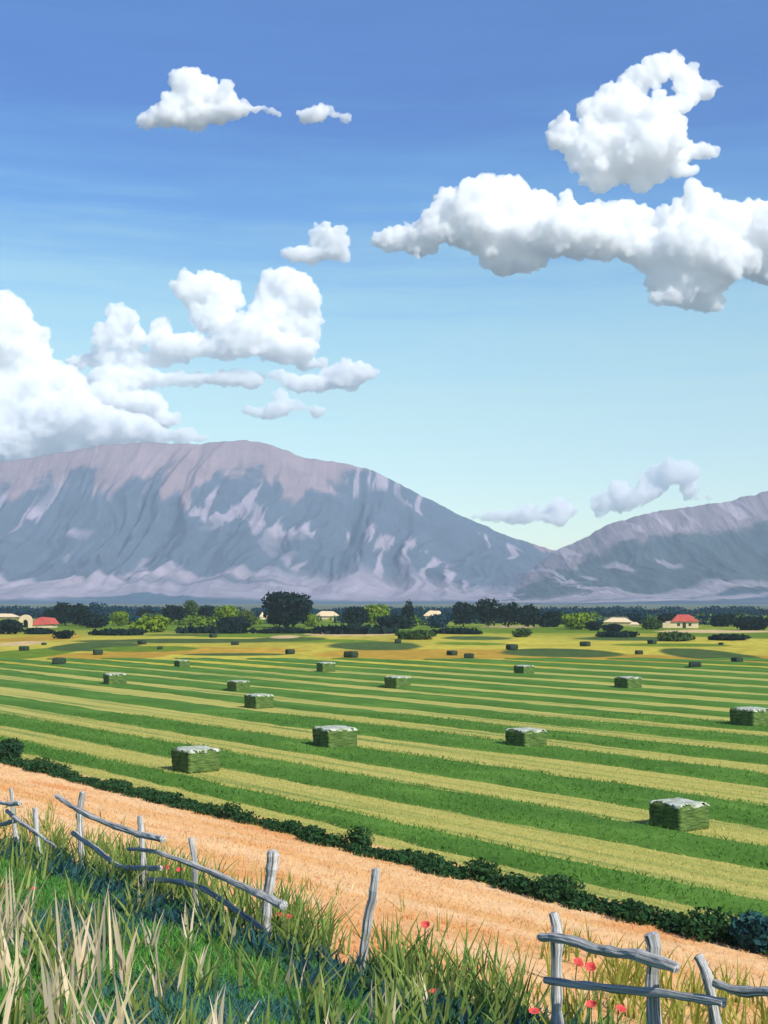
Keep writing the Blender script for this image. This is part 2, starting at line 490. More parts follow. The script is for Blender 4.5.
for k in range(len(edges) - 1):
    e0, e1 = row_edge(k, edges[k], sv), row_edge(k + 1, edges[k + 1], sv)
    if k > 8:
        mid = (e0 + e1) / 2
        e1 = np.maximum(e1, e0 + 0.05)
    green = k % 2 == 1
    us = [0.0, 0.12, 0.5, 0.88, 1.0] if green else [0.0, 0.5, 1.0]
    grid = []
    for q in us:
        u = e0 + (e1 - e0) * q
        X, Y = xy(sv, u)
        hgt = (0.13 if 0.05 < q < 0.95 else 0.0) * (0.7 + 0.6 * fbm(sv * 0.8, u, 55, 2)) if green else 0.0
        grid.append(np.stack([X, Y, zt(X, Y) + hgt + 0.004], -1))
    G = np.array(grid)
    base = sum(len(v) for v in FV)
    nu, ns = G.shape[:2]
    i = base + np.arange(nu * ns).reshape(nu, ns)
    f = np.stack([i[:-1, :-1], i[1:, :-1], i[1:, 1:], i[:-1, 1:]], -1).reshape(-1, 4)
    cen = G[:-1, :-1].reshape(-1, 3)
    lim = 146 + 5 * (fbm(cen[:, 0] * 0.09, cen[:, 0] * 0, 33, 3) - 0.5)
    keep = (cen[:, 1] < lim) & (np.abs(cen[:, 0]) < 0.42 * np.abs(cen[:, 1]) + 6)
    FV.append(G.reshape(-1, 3)); FF.append(f[keep]); FM.append(np.full(keep.sum(), 1 if green else 0))
FV = np.concatenate(FV); FF = np.concatenate(FF); FM = np.concatenate(FM)
used, inv = np.unique(FF, return_inverse=True)
me = mesh_np("hay_field", FV[used], inv.reshape(FF.shape), True, mat_idx=FM)
tag(new_obj("hay_field", me, [M_STRAW, M_GREEN]), kind="structure")

# bank in front of the field: dry golden slope, green at its top
sv = np.arange(-16, 62, 0.3); uv = np.arange(-7, 22.6, 0.3)
SS, UU = np.meshgrid(sv, uv, indexing='ij')
XX, YY = xy(SS, UU)
ZZ = zt(XX, YY) + 0.008
def dry_mask(X, Y):
    s, u = su(X, Y)
    return np.clip((u - 8.7 - 1.4 * np.clip((9.6 - s) / 2, 0, 1) + 2.2 * (fbm(X * 0.5, Y * 0.5, 21, 4) - 0.5)) * 2.2, 0, 1)
dm = dry_mask(XX, YY)[..., None]
o1 = np.array((0.72, 0.405, 0.165)); o2 = np.array((0.79, 0.51, 0.265)); o3 = np.array((0.68, 0.30, 0.10))
n1 = fbm(XX * 0.35, YY * 0.35, 23, 4)[..., None]
n2 = fbm(SS * 0.12, UU * 0.8, 24, 4)[..., None]
org = o1 + (o2 - o1) * np.clip(n2 * 3.4 - 1.2, 0, 1)
org = org + (o3 - org) * np.clip(n1 * 3.6 - 2.0, 0, 1)
teal = np.array((0.035, 0.095, 0.10)); gre = np.array((0.10, 0.26, 0.05))  # dark teal turf, with shade at the fence foot put into the colour
n3 = fbm(XX * 0.6, YY * 0.6, 25, 4)[..., None]
gfront = np.clip((7.6 - UU) / 1.5, 0, 1)[..., None]
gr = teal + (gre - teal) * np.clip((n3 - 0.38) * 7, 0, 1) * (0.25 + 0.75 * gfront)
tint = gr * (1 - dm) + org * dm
i = np.arange(XX.size).reshape(XX.shape)
Fq = np.stack([i[:-1, :-1], i[1:, :-1], i[1:, 1:], i[:-1, 1:]], -1).reshape(-1, 4)
m, nt, b = mat("bank_turf", 0.95, 0.05)
at = N(nt, "ShaderNodeAttribute", attribute_name="tint")
c2, f2 = noise_col(nt, [(0.3, (0.8, 0.8, 0.8)), (0.7, (1.12, 1.12, 1.12))], 3.0, detail=9, rough=0.7)
nt.links.new(mix(nt, 1.0, at.outputs["Color"], c2, 'MULTIPLY'), b.inputs["Base Color"])
bump(nt, b, f2, 0.5, 0.08)
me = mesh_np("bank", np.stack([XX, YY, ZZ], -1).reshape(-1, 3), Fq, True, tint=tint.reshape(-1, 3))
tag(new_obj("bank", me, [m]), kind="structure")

# ------------------------------------------------------------------ clouds
m = bpy.data.materials.new("cloud_vapour"); m.use_nodes = True
nt = m.node_tree
nt.nodes.remove(nt.nodes["Principled BSDF"])
pv = N(nt, "ShaderNodeVolumeScatter")
pv.inputs["Color"].default_value = (1.0, 1.0, 1.0, 1)
pv.inputs["Density"].default_value = 0.042
pv.inputs["Anisotropy"].default_value = -0.35
nt.links.new(pv.outputs[0], nt.nodes["Material Output"].inputs["Volume"])
M_CLOUD = m
tx1 = bpy.data.textures.new("billow", 'CLOUDS'); tx1.noise_scale = 18; tx1.noise_depth = 3
tx2 = bpy.data.textures.new("wisp", 'CLOUDS'); tx2.noise_scale = 6.0; tx2.noise_depth = 4
def cloud(label, dist, puffs, voxel=1.1):
    cx = sum(p[0] for p in puffs) / len(puffs); cy = sum(p[1] for p in puffs) / len(puffs)
    bm = bmesh.new()
    rnd = random.Random(int(cx * 7 + cy))
    for (x, y, rx, ry) in puffs:
        rx *= 1.12; ry *= 1.12
        rd = min(max(rx, ry), 1.6 * min(rx, ry)) * 0.75
        off = rnd.uniform(-0.5, 0.5) * rd
        mt = Matrix.Translation(((x - cx), off, -(y - cy))) @ Matrix.Diagonal((rx, rd, ry, 1))
        bmesh.ops.create_icosphere(bm, subdivisions=2, radius=1.0, matrix=mt)
        # cauliflower heads budding out of each puff
        for q in range(4 if min(rx, ry) > 8 else 1):
            a = rnd.uniform(0, 2 * math.pi); r = rnd.uniform(0.28, 0.45) * min(rx, ry)
            k = rnd.uniform(0.55, 0.9)
            mt = Matrix.Translation((x - cx + math.cos(a) * rx * k, off - rd * rnd.uniform(0.1, 0.75), -(y - cy) + math.sin(a) * ry * k)) @ Matrix.Scale(r, 4)
            bmesh.ops.create_icosphere(bm, subdivisions=2, radius=1.0, matrix=mt)
    me = mesh_bm("cloud", bm, True)
    o = new_obj("cloud", me, [M_CLOUD])
    k = dist / F
    o.location = W(cx, cy, dist)
    o.scale = (k, k, k)
    rm = o.modifiers.new("merge", 'REMESH'); rm.mode = 'VOXEL'; rm.voxel_size = voxel; rm.use_smooth_shade = True
    d1 = o.modifiers.new("billow", 'DISPLACE'); d1.texture = tx1; d1.strength = 15.0; d1.mid_level = 0.55; d1.texture_coords = 'LOCAL'
    d2 = o.modifiers.new("wisp", 'DISPLACE'); d2.texture = tx2; d2.strength = 9.5; d2.mid_level = 0.5; d2.texture_coords = 'LOCAL'
    r2_ = o.modifiers.new("close", 'REMESH'); r2_.mode = 'VOXEL'; r2_.voxel_size = 0.9; r2_.use_smooth_shade = True
    tag(o, label, "cloud", "white clouds in the blue sky")
    return o

cloud("small white cloud with a domed top, high in the upper left sky", 6000,
      [(188, 86, 17, 17), (203, 90, 18, 15), (220, 98, 15, 12), (180, 100, 15, 12), (146, 121, 11, 8), (165, 116, 16, 10), (190, 114, 22, 12), (214, 112, 20, 11), (238, 110, 18, 8), (258, 110, 14, 4.5), (270, 112, 8, 3)], 1.2)
cloud("tiny cloud puff just right of the small domed cloud in the upper left", 6100, [(306, 113, 12, 6), (320, 112, 14, 7), (333, 115, 8, 4), (343, 117, 7, 5)], 1.0)
cloud("tall ragged cloud with a small hole, highest in the upper right sky", 6800,
      [(640, 78, 15, 14), (655, 68, 16, 14), (675, 66, 11, 13), (684, 82, 12, 13), (702, 88, 15, 8), (718, 86, 9, 4), (686, 100, 12, 10), (672, 109, 18, 9), (650, 114, 18, 10), (634, 98, 13, 13), (618, 98, 20, 15), (598, 112, 20, 15),
       (563, 136, 15, 17), (582, 145, 18, 16), (610, 135, 26, 20), (645, 138, 28, 20), (625, 165, 36, 16), (600, 180, 22, 10), (655, 176, 16, 8), (672, 152, 22, 12), (702, 151, 15, 8), (680, 172, 14, 6), (640, 184, 10, 7), (600, 150, 34, 26), (640, 150, 40, 26), (630, 122, 34, 20), (612, 118, 26, 18), (668, 128, 16, 12)])
cloud("long bank of white cloud stretching to the right edge of the sky", 6600,
      [(385, 240, 13, 8), (400, 238, 18, 12), (418, 243, 18, 12), (455, 214, 22, 24), (480, 203, 26, 22), (505, 203, 24, 22), (535, 208, 24, 20), (560, 218, 28, 18), (590, 222, 26, 16), (625, 220, 30, 16), (480, 235, 38, 16), (530, 238, 44, 18), (515, 258, 32, 14), (495, 252, 20, 8), (590, 246, 38, 14), (635, 240, 30, 18),
       (700, 210, 24, 22), (680, 225, 24, 20), (735, 228, 34, 24), (770, 232, 34, 28), (695, 250, 46, 24), (650, 258, 20, 14), (690, 280, 42, 18), (672, 298, 24, 9), (700, 300, 22, 9), (725, 262, 36, 18), (775, 262, 30, 20), (432, 232, 20, 14), (560, 236, 60, 20), (470, 222, 34, 22)])
cloud("small low-humped cloud alone in the middle of the sky", 5600, [(298, 252, 16, 7), (322, 240, 13, 13), (334, 244, 12, 14), (330, 254, 18, 8), (312, 255, 14, 7)], 1.1)
cloud("huge bright cumulus rising at the left edge above the mountain", 4700,
      [(-20, 345, 36, 46), (8, 335, 28, 36), (26, 350, 20, 30), (-10, 400, 50, 50), (30, 395, 34, 40), (60, 385, 26, 20), (20, 440, 50, 30), (70, 415, 34, 24), (100, 425, 34, 20), (60, 440, 40, 16), (130, 428, 28, 14), (150, 436, 24, 8), (185, 437, 22, 7)])
cloud("billowing cloud group with three tall heads above the big mountain", 5350,
      [(190, 290, 16, 15), (208, 286, 20, 16), (226, 298, 16, 16), (215, 315, 20, 18), (270, 290, 14, 20), (288, 284, 24, 15), (302, 298, 18, 14), (306, 322, 15, 16), (312, 334, 10, 8), (275, 315, 26, 22), (245, 335, 34, 16), (122, 322, 16, 16), (108, 335, 16, 14), (130, 338, 16, 14), (160, 332, 10, 14), (180, 344, 34, 12), (225, 350, 50, 10), (285, 348, 34, 14), (310, 362, 18, 6), (82, 360, 16, 7), (110, 356, 26, 8), (150, 358, 40, 8), (120, 378, 36, 14), (180, 378, 44, 8), (235, 378, 30, 8), (105, 398, 26, 16), (140, 405, 26, 14), (160, 420, 20, 10)])
cloud("flat lens-shaped cloud at the right end of the billowing group", 5050, [(345, 376, 22, 13), (362, 374, 16, 9), (328, 383, 18, 8), (305, 382, 24, 8), (283, 376, 14, 5)], 1.1)
cloud("thin low wisp of cloud above the mountain summit", 4950, [(262, 411, 22, 5), (285, 406, 20, 7), (280, 396, 8, 6), (302, 408, 10, 4), (318, 412, 8, 4)], 1.0)
cloud("low flat cloud beyond the saddle between the two mountains", 4500, [(485, 518, 14, 4), (505, 515, 18, 6), (528, 513, 18, 8), (560, 511, 15, 12), (548, 516, 12, 9), (572, 512, 8, 6)], 1.0)
cloud("puffy cloud climbing to the right behind the right mountain", 4500,
      [(602, 502, 11, 12), (622, 496, 14, 15), (638, 496, 12, 10), (655, 484, 16, 14), (665, 474, 16, 12), (682, 473, 14, 12), (690, 484, 8, 14), (703, 498, 12, 3)], 1.0)

# ------------------------------------------------------------------ foliage
def leaves_mesh(name, blobs, n, size, col, rng, shell=0.55, var=0.25):
    """blobs: (centre xyz, radii xyz); n leaf clumps spread through them, denser to the outside"""
    vol = np.array([r[0] * r[1] + r[1] * r[2] + r[0] * r[2] for c_, r in blobs]); pick = rng.choice(len(blobs), n, p=vol / vol.sum())
    C = np.array([b_[0] for b_ in blobs])[pick]; R = np.array([b_[1] for b_ in blobs])[pick]
    dv = rng.normal(size=(n, 3)); dv /= np.linalg.norm(dv, axis=1, keepdims=True)
    rad = (shell + (1 - shell) * rng.random(n)) * rng.choice([1, 1, 1, 1.08], n)
    P = C + dv * R * rad[:, None]
    a = rng.normal(size=(n, 3)); a /= np.linalg.norm(a, axis=1, keepdims=True)
    nn = dv + 0.8 * rng.normal(size=(n, 3)); nn /= np.linalg.norm(nn, axis=1, keepdims=True)
    a = np.cross(a, nn); a /= np.linalg.norm(a, axis=1, keepdims=True) + 1e-9
    b_ = np.cross(nn, a)
    s = (size * (0.6 + 0.9 * rng.random(n)))[:, None]
    V = np.stack([P - a * s, P + b_ * s * 0.55, P + a * s, P - b_ * s * 0.55], 1).reshape(-1, 3)
    Fq = np.arange(4 * n).reshape(n, 4)
    cbase = np.array(col)[pick] if np.ndim(col) == 2 else np.array(col)[None]
    tint = np.repeat(cbase * (1 + var * rng.normal(size=(n, 1)) * 0.6 + var * 0.4 * rng.normal(size=(n, 3)) * (1, 0.4, 1)), 4, 0)
    return mesh_np(name, V, Fq, False, tint=np.clip(tint, 0.004, 0.9))

M_BARK = ramp_mat("bark", [(0.3, (0.05, 0.038, 0.03)), (0.7, (0.12, 0.10, 0.08))], 2.0, (1, 1, 0.2))

def tube(bm, pts, radii, seg=8, jitter=0.0, rnd=random):
    rings = []
    ov = (Vector(pts[-1]) - Vector(pts[0])).normalized()
    up = Vector((0, 0, 1)) if abs(ov.z) < 0.7 else Vector((0, 1, 0))
    for i, p in enumerate(pts):
        p = Vector(p)
        d_ = (Vector(pts[min(i + 1, len(pts) - 1)]) - Vector(pts[max(i - 1, 0)])).normalized()
        a = d_.cross(up).normalized(); b_ = d_.cross(a).normalized()
        rings.append([bm.verts.new(p + (a * math.cos(2 * math.pi * k / seg) + b_ * math.sin(2 * math.pi * k / seg)) * radii[i] * (1 + jitter * rnd.uniform(-1, 1))) for k in range(seg)])
    for r0, r1 in zip(rings[:-1], rings[1:]):
        for k in range(seg):
            bm.faces.new((r0[k], r0[(k + 1) % seg], r1[(k + 1) % seg], r1[k]))
    for r_, e in ((rings[0], -1), (rings[-1], 1)):
        i = 0 if e < 0 else len(pts) - 1
        cc = sum((v.co for v in r_), Vector()) / seg
        d_ = (Vector(pts[i]) - Vector(pts[1 if i == 0 else i - 1])).normalized()
        cv = bm.verts.new(cc + d_ * radii[i] * 0.35)
        for k in range(seg):
            bm.faces.new((r_[k], r_[(k + 1) % seg], cv))
    return rings

DARK = (0.014, 0.030, 0.026); BLUE = (0.018, 0.060, 0.085); LIME = (0.17, 0.25, 0.02); MID = (0.055, 0.10, 0.03); OLIVE = (0.09, 0.14, 0.03)
TG = "trees and bushes along the far side of the meadow"
def tree(name, label, cat, px, top, base, w, col, Yd=None, n=1300, trunk=True, lobes=6, group=TG):
    Y = Yd or CZ * F / (base - HZ)
    X = (px - 384) / F * Y
    z0 = float(zt(X, Y)) if Yd is None else 0.0
    H = (CZ - (top - HZ) / F * Y) - z0
    wm = w / F * Y
    rng = np.random.default_rng(int(px * 13 + top * 7))
    root = empty(name, (X, Y, z0))
    blobs = []
    low = 0.07 * H if trunk else 0.0
    for k in range(lobes):
        q = (k + 0.5) / lobes
        zc = low + (H - low) * (0.30 + 0.45 * rng.random())
        r = 0.27 * wm * (0.8 + 0.4 * rng.random())
        rz = min((H - low) * 0.36, 0.9 * r + 0.1 * (H - low))
        xc = (q - 0.5) * (wm - 1.7 * r)
        zc = min(zc, H - rz)
        blobs.append(((xc, rng.uniform(-0.3, 0.3) * wm * 0.6, zc), (r, r, rz)))
    blobs.append(((rng.uniform(-0.1, 0.1) * wm, 0, H - (H - low) * 0.36), (wm * 0.30, wm * 0.28, (H - low) * 0.36)))
    blobs.append(((0, 0, low + (H - low) * 0.30), (wm * 0.42, wm * 0.36, (H - low) * 0.32)))
    cm = leaves_mesh("crown", blobs, n, max(0.22, wm * 0.055), col, rng)
    new_obj("crown", cm, [M_LEAF], root)
    if trunk:
        bm = bmesh.new()
        r0 = max(0.10, 0.03 * H)
        tube(bm, [(0, 0, -0.2), (0.04 * wm, 0, 0.25 * H), (0, 0.02 * wm, 0.55 * H), (0.02 * wm, 0, 0.8 * H)], [r0 * 1.4, r0, r0 * 0.7, r0 * 0.3], 7)
        for k in range(4):
            a = rng.uniform(0, 6.28)
            tube(bm, [(0.02 * wm, 0, (0.25 + 0.08 * k) * H), (math.cos(a) * wm * 0.15, math.sin(a) * wm * 0.15, (0.42 + 0.08 * k) * H), (math.cos(a) * wm * 0.28, math.sin(a) * wm * 0.28, (0.5 + 0.09 * k) * H)], [r0 * 0.5, r0 * 0.35, r0 * 0.15], 5)
        new_obj("trunk", mesh_bm("trunk", bm, True), [M_BARK], root)
    tag(root, label, cat, group)
    return root

T = tree
T("tree", "dark rounded tree, leftmost of the dark clump behind the red-roofed barn", "tree", 50, 608, 627, 17, DARK)
T("tree", "dark broad tree, tallest of the clump to the right of the red-roofed barn", "tree", 65, 602, 626, 27, DARK)
T("tree", "dark tree on the right side of the clump beside the red-roofed barn", "tree", 80, 603, 627, 24, DARK)
T("tree", "blue-green tree standing behind the dark clump on the left", "tree", 97, 602, 624, 22, BLUE)
T("bush", "dark low bush under the blue-green tree on the left", "bush", 94, 614, 629, 30, DARK, trunk=False)
T("bush", "bright lime bush alone between the two left tree clumps", "bush", 120, 611, 627, 20, LIME, trunk=False)
T("bush", "small dark bush left of the second tree clump", "bush", 146, 609, 622, 20, DARK, trunk=False)
T("bush", "wide lime-green thicket spreading over the meadow edge on the left", "bush", 150, 616, 634, 42, LIME, trunk=False)
T("tree", "dark tree at the left of the second clump from the left", "tree", 174, 605, 626, 26, DARK)
T("tree", "mid-green pointed tree, highest of the second clump from the left", "tree", 191, 600, 624, 20, MID)
T("tree", "dark tree at the right of the second clump from the left", "tree", 207, 605, 626, 22, DARK)
T("tree", "round lime-green tree between the second clump and the largest tree", "tree", 228, 605, 628, 32, LIME)
T("bush", "olive bush directly left of the pale shed by the largest tree", "bush", 247, 609, 629, 22, OLIVE, trunk=False)
T("bush", "low dark bush under the round lime-green tree", "bush", 233, 617, 630, 36, DARK, trunk=False)
T("tree", "largest tree, dark and round, alone left of centre", "tree", 287, 591, 629, 52, DARK, n=2600, lobes=9)
T("bush", "lime bush right at the foot of the largest tree", "bush", 310, 613, 628, 18, LIME, trunk=False)
T("tree", "dark low tree in front of the lime tree near the centre", "tree", 356, 606, 628, 28, DARK)
T("tree", "lime-green tree behind a dark one near the centre", "tree", 376, 603, 626, 30, LIME)
T("tree", "slim dark upright tree at the centre of the tree line", "tree", 408, 599, 628, 15, DARK)
T("bush", "low dark bushes at the foot of the slim upright tree", "bush", 396, 616, 630, 40, DARK, trunk=False)
T("bush", "blue-green bush between the slim tree and the long dark clump", "bush", 438, 614, 629, 26, BLUE, trunk=False)
T("tree", "dark tree at the left end of the long dark clump right of centre", "tree", 463, 601, 628, 28, DARK)
T("tree", "tallest dark tree of the long clump right of centre", "tree", 488, 598, 628, 28, DARK)
T("tree", "dark tree third from the left in the long clump right of centre", "tree", 508, 602, 629, 28, DARK)
T("tree", "dark tree fourth from the left in the long clump right of centre", "tree", 528, 605, 629, 30, DARK)
T("bush", "dark low bush at the right end of the long dark clump", "bush", 550, 611, 629, 26, DARK, trunk=False)
T("bush", "round lime-green bush right of the long dark clump", "bush", 578, 613, 631, 36, LIME, trunk=False)
T("bush", "small dark bush in front of the round lime-green bush", "bush", 594, 621, 632, 18, DARK, trunk=False)
T("tree", "blue-green tree behind the broad pale shed on the right", "tree", 638, 610, 626, 24, BLUE)
T("bush", "dark bush below the larger pale shed on the right", "bush", 612, 624, 633, 24, DARK, trunk=False)
T("bush", "green bush between the small shed and the red-roofed house", "bush", 652, 617, 631, 24, MID, trunk=False)
T("tree", "dark tree behind the left side of the red-roofed house", "tree", 668, 614, 629, 28, DARK)
T("bush", "dark bush right of the red-roofed house", "bush", 722, 614, 628, 28, DARK, trunk=False)
T("bush", "dark wide bush at the right edge of the tree line", "bush", 752, 617, 632, 40, DARK, trunk=False)
T("bush", "dark thicket at the left edge of the meadow", "bush", 8, 619, 636, 34, DARK, trunk=False)
HG = "low hedgerows crossing the meadow"
for (px, top, base, w, col, lab) in [
    (38, 628, 636, 34, DARK, "dark low hedgerow below the red-roofed barn"),
    (64, 630, 641, 22, DARK, "short dark hedge piece in front of the left tree clump"),
    (118, 630.5, 637, 56, DARK, "long dark hedgerow in front of the lime thicket"),
    (212, 629, 635, 80, DARK, "long dark hedgerow below the round lime-green tree"),
    (285, 629, 635, 60, DARK, "dark hedgerow below the largest tree"),
    (355, 628, 636, 90, DARK, "long dark hedgerow below the centre trees"),
    (415, 630, 641, 44, MID, "green hedge clump in the meadow right of centre"),
    (458, 629, 636, 50, DARK, "dark hedgerow left of the green bush in the meadow"),
    (522, 628, 639, 22, MID, "green bush on the meadow below the long dark clump"),
    (618, 632, 638.5, 46, DARK, "dark hedgerow left of the red-roofed house"),
    (675, 632, 642, 40, MID, "green hedge clump in the meadow below the red-roofed house"),
    (728, 635, 641.5, 44, DARK, "dark hedgerow at the right side of the meadow")]:
    T("hedgerow", lab, "hedge", px, top, base, w, col, n=900, trunk=False, lobes=9, group=HG)

# far woodland, one mass
rng = np.random.default_rng(5)
bl = []
for k in range(230):
    Y = rng.uniform(470, 570); X = rng.uniform(-0.42, 0.42) * Y
    h = rng.uniform(2.4, 4.6)
    bl.append(((X, Y, h * 0.5), (rng.uniform(4, 9), 3.5, h * 0.55)))
stack_px = [(618, 18), (634, 8), (265, 9), (6, 18), (327, 16), (434, 14), (684, 22), (38, 26)]
for k in range(150):
    Y = rng.uniform(325, 400); X = rng.uniform(-0.40, 0.40) * Y
    px = 384 + X / Y * F
    if any(abs(px - a) < b_ for a, b_ in stack_px): continue
    h = rng.uniform(1.8, 3.4)
    bl.append(((X, Y, h * 0.45), (rng.uniform(2.5, 7), 2.5, h * 0.6)))
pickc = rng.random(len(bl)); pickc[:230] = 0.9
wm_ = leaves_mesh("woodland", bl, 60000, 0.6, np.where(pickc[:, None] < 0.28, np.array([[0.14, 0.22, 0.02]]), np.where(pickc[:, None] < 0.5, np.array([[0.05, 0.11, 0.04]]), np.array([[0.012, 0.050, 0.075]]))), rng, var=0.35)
tag(new_obj("woodland", wm_, [M_LEAF]), kind="stuff")

# ------------------------------------------------------------------ farm buildings and sheds
M_WALL = ramp_mat("cream_plaster", [(0.3, (0.62, 0.47, 0.28)), (0.7, (0.76, 0.60, 0.38))], 0.8, bs=0.2)
M_ROOF = ramp_mat("red_tiles", [(0.3, (0.36, 0.055, 0.04)), (0.7, (0.52, 0.12, 0.09))], 1.5, (1, 1, 3), bs=0.5, bd=0.1)
M_ROOF2 = ramp_mat("faded_tiles", [(0.3, (0.5, 0.17, 0.13)), (0.7, (0.62, 0.26, 0.2))], 1.5, (1, 1, 3), bs=0.5, bd=0.1)
M_DARKWOOD = ramp_mat("dark_opening", [(0.3, (0.02, 0.03, 0.02)), (0.7, (0.05, 0.06, 0.04))], 2.0)
M_STACK = ramp_mat("straw_stack", [(0.3, (0.52, 0.36, 0.18)), (0.7, (0.72, 0.54, 0.32))], 1.2, (1, 1, 2.5), bs=0.8, bd=0.2, fine=6)

def bm_box(bm, c, s):
    r = bmesh.ops.create_cube(bm, size=1.0, matrix=Matrix.Translation(c) @ Matrix.Diagonal((*s, 1)))
    return r["verts"]

def prism(bm, poly, y0, y1):
    a = [bm.verts.new((x, y0, z)) for x, z in poly]; b_ = [bm.verts.new((x, y1, z)) for x, z in poly]
    n = len(poly)
    bm.faces.new(a); bm.faces.new(b_[::-1])
    for i in range(n):
        bm.faces.new((a[i], b_[i], b_[(i + 1) % n], a[(i + 1) % n]))

def house(px, base, w, h_wall, h_roof, label, rz=0.0):
    X, Y, z = ground_at(px, base)
    wm = w / F * Y; k = Y / F
    hw, hr = h_wall * k, h_roof * k
    o = empty("house", (X, Y + 2.4, z), rz)
    bm = bmesh.new()
    bm_box(bm, (0, 0, hw / 2 - 0.2), (wm, 4.4, hw + 0.4))
    new_obj("wall", mesh_bm("wall", bm), [M_WALL], o)
    # hipped tile roof
    bm = bmesh.new()
    x0, x1 = -wm * 0.36, wm * 0.54
    y0, y1 = -2.6, 2.6
    e = [bm.verts.new(p) for p in ((x0, y0, hw + 0.02), (x1, y0, hw + 0.02), (x1, y1, hw + 0.02), (x0, y1, hw + 0.02))]
    tp = [bm.verts.new((x0 + 1.7, 0, hw + hr)), bm.verts.new((x1 - 2.2, 0, hw + hr))]
    bm.faces.new(e[::-1])
    bm.faces.new((e[0], e[1], tp[1], tp[0])); bm.faces.new((e[1], e[2], tp[1])); bm.faces.new((e[2], e[3], tp[0], tp[1])); bm.faces.new((e[3], e[0], tp[0]))
    new_obj("roof", mesh_bm("roof", bm), [M_ROOF], o)
    # lower lean-to on the left
    bm = bmesh.new()
    prism(bm, [(-wm * 0.62, 0 - 0.2), (-wm * 0.37, -0.2), (-wm * 0.37, hw * 1.02), (-wm * 0.62, hw * 0.7)], -2.3, 1.6)
    new_obj("porch", mesh_bm("porch", bm), [M_WALL], o)
    for q in (-0.12, 0.24):
        bm = bmesh.new()
        bm_box(bm, (q * wm, -2.23, hw * 0.55), (0.6, 0.08, 0.6))
        new_obj("window", mesh_bm("window", bm), [M_DARKWOOD], o)
    bm = bmesh.new()
    bm_box(bm, (0.06 * wm, -2.23, hw * 0.42), (0.7, 0.08, hw * 0.84))
    new_obj("door", mesh_bm("door", bm), [M_DARKWOOD], o)
    tag(o, label, "house")
    return o
house(684, 630, 31, 6.5, 7.0, "cream farmhouse with a red hipped roof, on the right of the tree line", math.radians(-8))

# barn on the left: cream arched gable and a red roof running back to the right
X, Y, z = ground_at(24, 629)
k = Y / F
brn = empty("barn", (X, Y + 1.5, z), math.radians(-4))
hw, aw = 13 * k, 13.5 * k
bm = bmesh.new()
outer = [(-aw / 2, -0.2)] + [(-aw / 2 * math.cos(t_), hw * 0.55 + hw * 0.45 * math.sin(t_)) for t_ in np.linspace(0, math.pi, 13)] + [(aw / 2, -0.2)]
inner = [(aw * 0.2, -0.2)] + [(aw * 0.2 * math.cos(t_), hw * 0.36 + hw * 0.26 * math.sin(t_)) for t_ in np.linspace(0, math.pi, 9)] + [(-aw * 0.2, -0.2)]
prism(bm, outer + inner, -0.3, 0.25)
new_obj("gable_wall", mesh_bm("gable_wall", bm), [M_WALL], brn)
bm = bmesh.new()
bm_box(bm, (0, 0.75, hw * 0.32), (aw * 0.62, 0.1, hw * 0.7))
new_obj("door", mesh_bm("door", bm), [M_DARKWOOD], brn)
bm = bmesh.new()
L = 22 * k
prism(bm, [(aw / 2 + 0.02, 2.5 * k), (aw / 2 + L, 3.5 * k), (aw / 2 + L * 0.78, 9.5 * k), (aw / 2 + L * 0.3, 10.5 * k), (aw / 2 + 0.02, 8.5 * k)], -0.1, 4.2)
# slope the tiled face back
for v in bm.verts:
    if v.co.y < 0.5 and v.co.z > 7 * k: v.co.y += 1.9
new_obj("roof", mesh_bm("roof", bm), [M_ROOF], brn)
bm = bmesh.new()
bm_box(bm, (aw / 2 + L * 0.46, 2.1, 1.25 * k), (L * 0.9, 3.8, 2.9 * k))
new_obj("wall", mesh_bm("wall", bm), [M_WALL], brn)
tag(brn, "cream barn with arched gable and red roof, left end of the tree line", "barn")

M_THATCH = ramp_mat("pale_thatch", [(0.3, (0.56, 0.42, 0.24)), (0.7, (0.76, 0.60, 0.38))], 1.6, (1, 1, 3), bs=0.7, bd=0.15)
def stack(px, top, base, w, label, Yd=None):
    Y = Yd or CZ * F / (base - HZ)
    X = (px - 384) / F * Y
    z = 0.0 if Yd else float(zt(X, Y))
    h = (CZ - (top - HZ) / F * Y) - z
    wm = w / F * Y
    d_ = min(wm * 0.7, 4.5)
    root = empty("shed", (X, Y, z), math.radians((px * 7) % 30 - 15))
    bm = bmesh.new(); bm_box(bm, (0, 0, h * 0.24 - 0.15), (wm * 0.82, d_ * 0.8, h * 0.48 + 0.3))
    new_obj("wall", mesh_bm("wall", bm), [M_WALL], root)
    bm = bmesh.new()
    e = [bm.verts.new(p) for p in ((-wm / 2, -d_ / 2, h * 0.42), (wm / 2, -d_ / 2, h * 0.40), (wm / 2, d_ / 2, h * 0.40), (-wm / 2, d_ / 2, h * 0.42))]
    tp = [bm.verts.new((-wm * 0.2, 0, h)), bm.verts.new((wm * 0.24, 0, h * 0.97))]
    bm.faces.new(e[::-1]); bm.faces.new((e[0], e[1], tp[1], tp[0])); bm.faces.new((e[1], e[2], tp[1])); bm.faces.new((e[2], e[3], tp[0], tp[1])); bm.faces.new((e[3], e[0], tp[0]))
    new_obj("roof", mesh_bm("roof", bm), [M_THATCH], root)
    tag(root, label, "shed", "pale low sheds along the tree line")
stack(618, 617.5, 626.5, 30, "broad low pale shed left of the red-roofed house")
stack(634.5, 622, 628, 10, "small pale shed right of the broad one near the house")
stack(265, 611.5, 620.5, 12, "pale low shed on the left of the largest tree", Yd=420)
stack(6, 613.5, 619, 26, "long pale low shed at the left edge behind the barn", Yd=450)
stack(327, 611, 619.7, 26, "long pale low shed right of the largest tree", Yd=440)
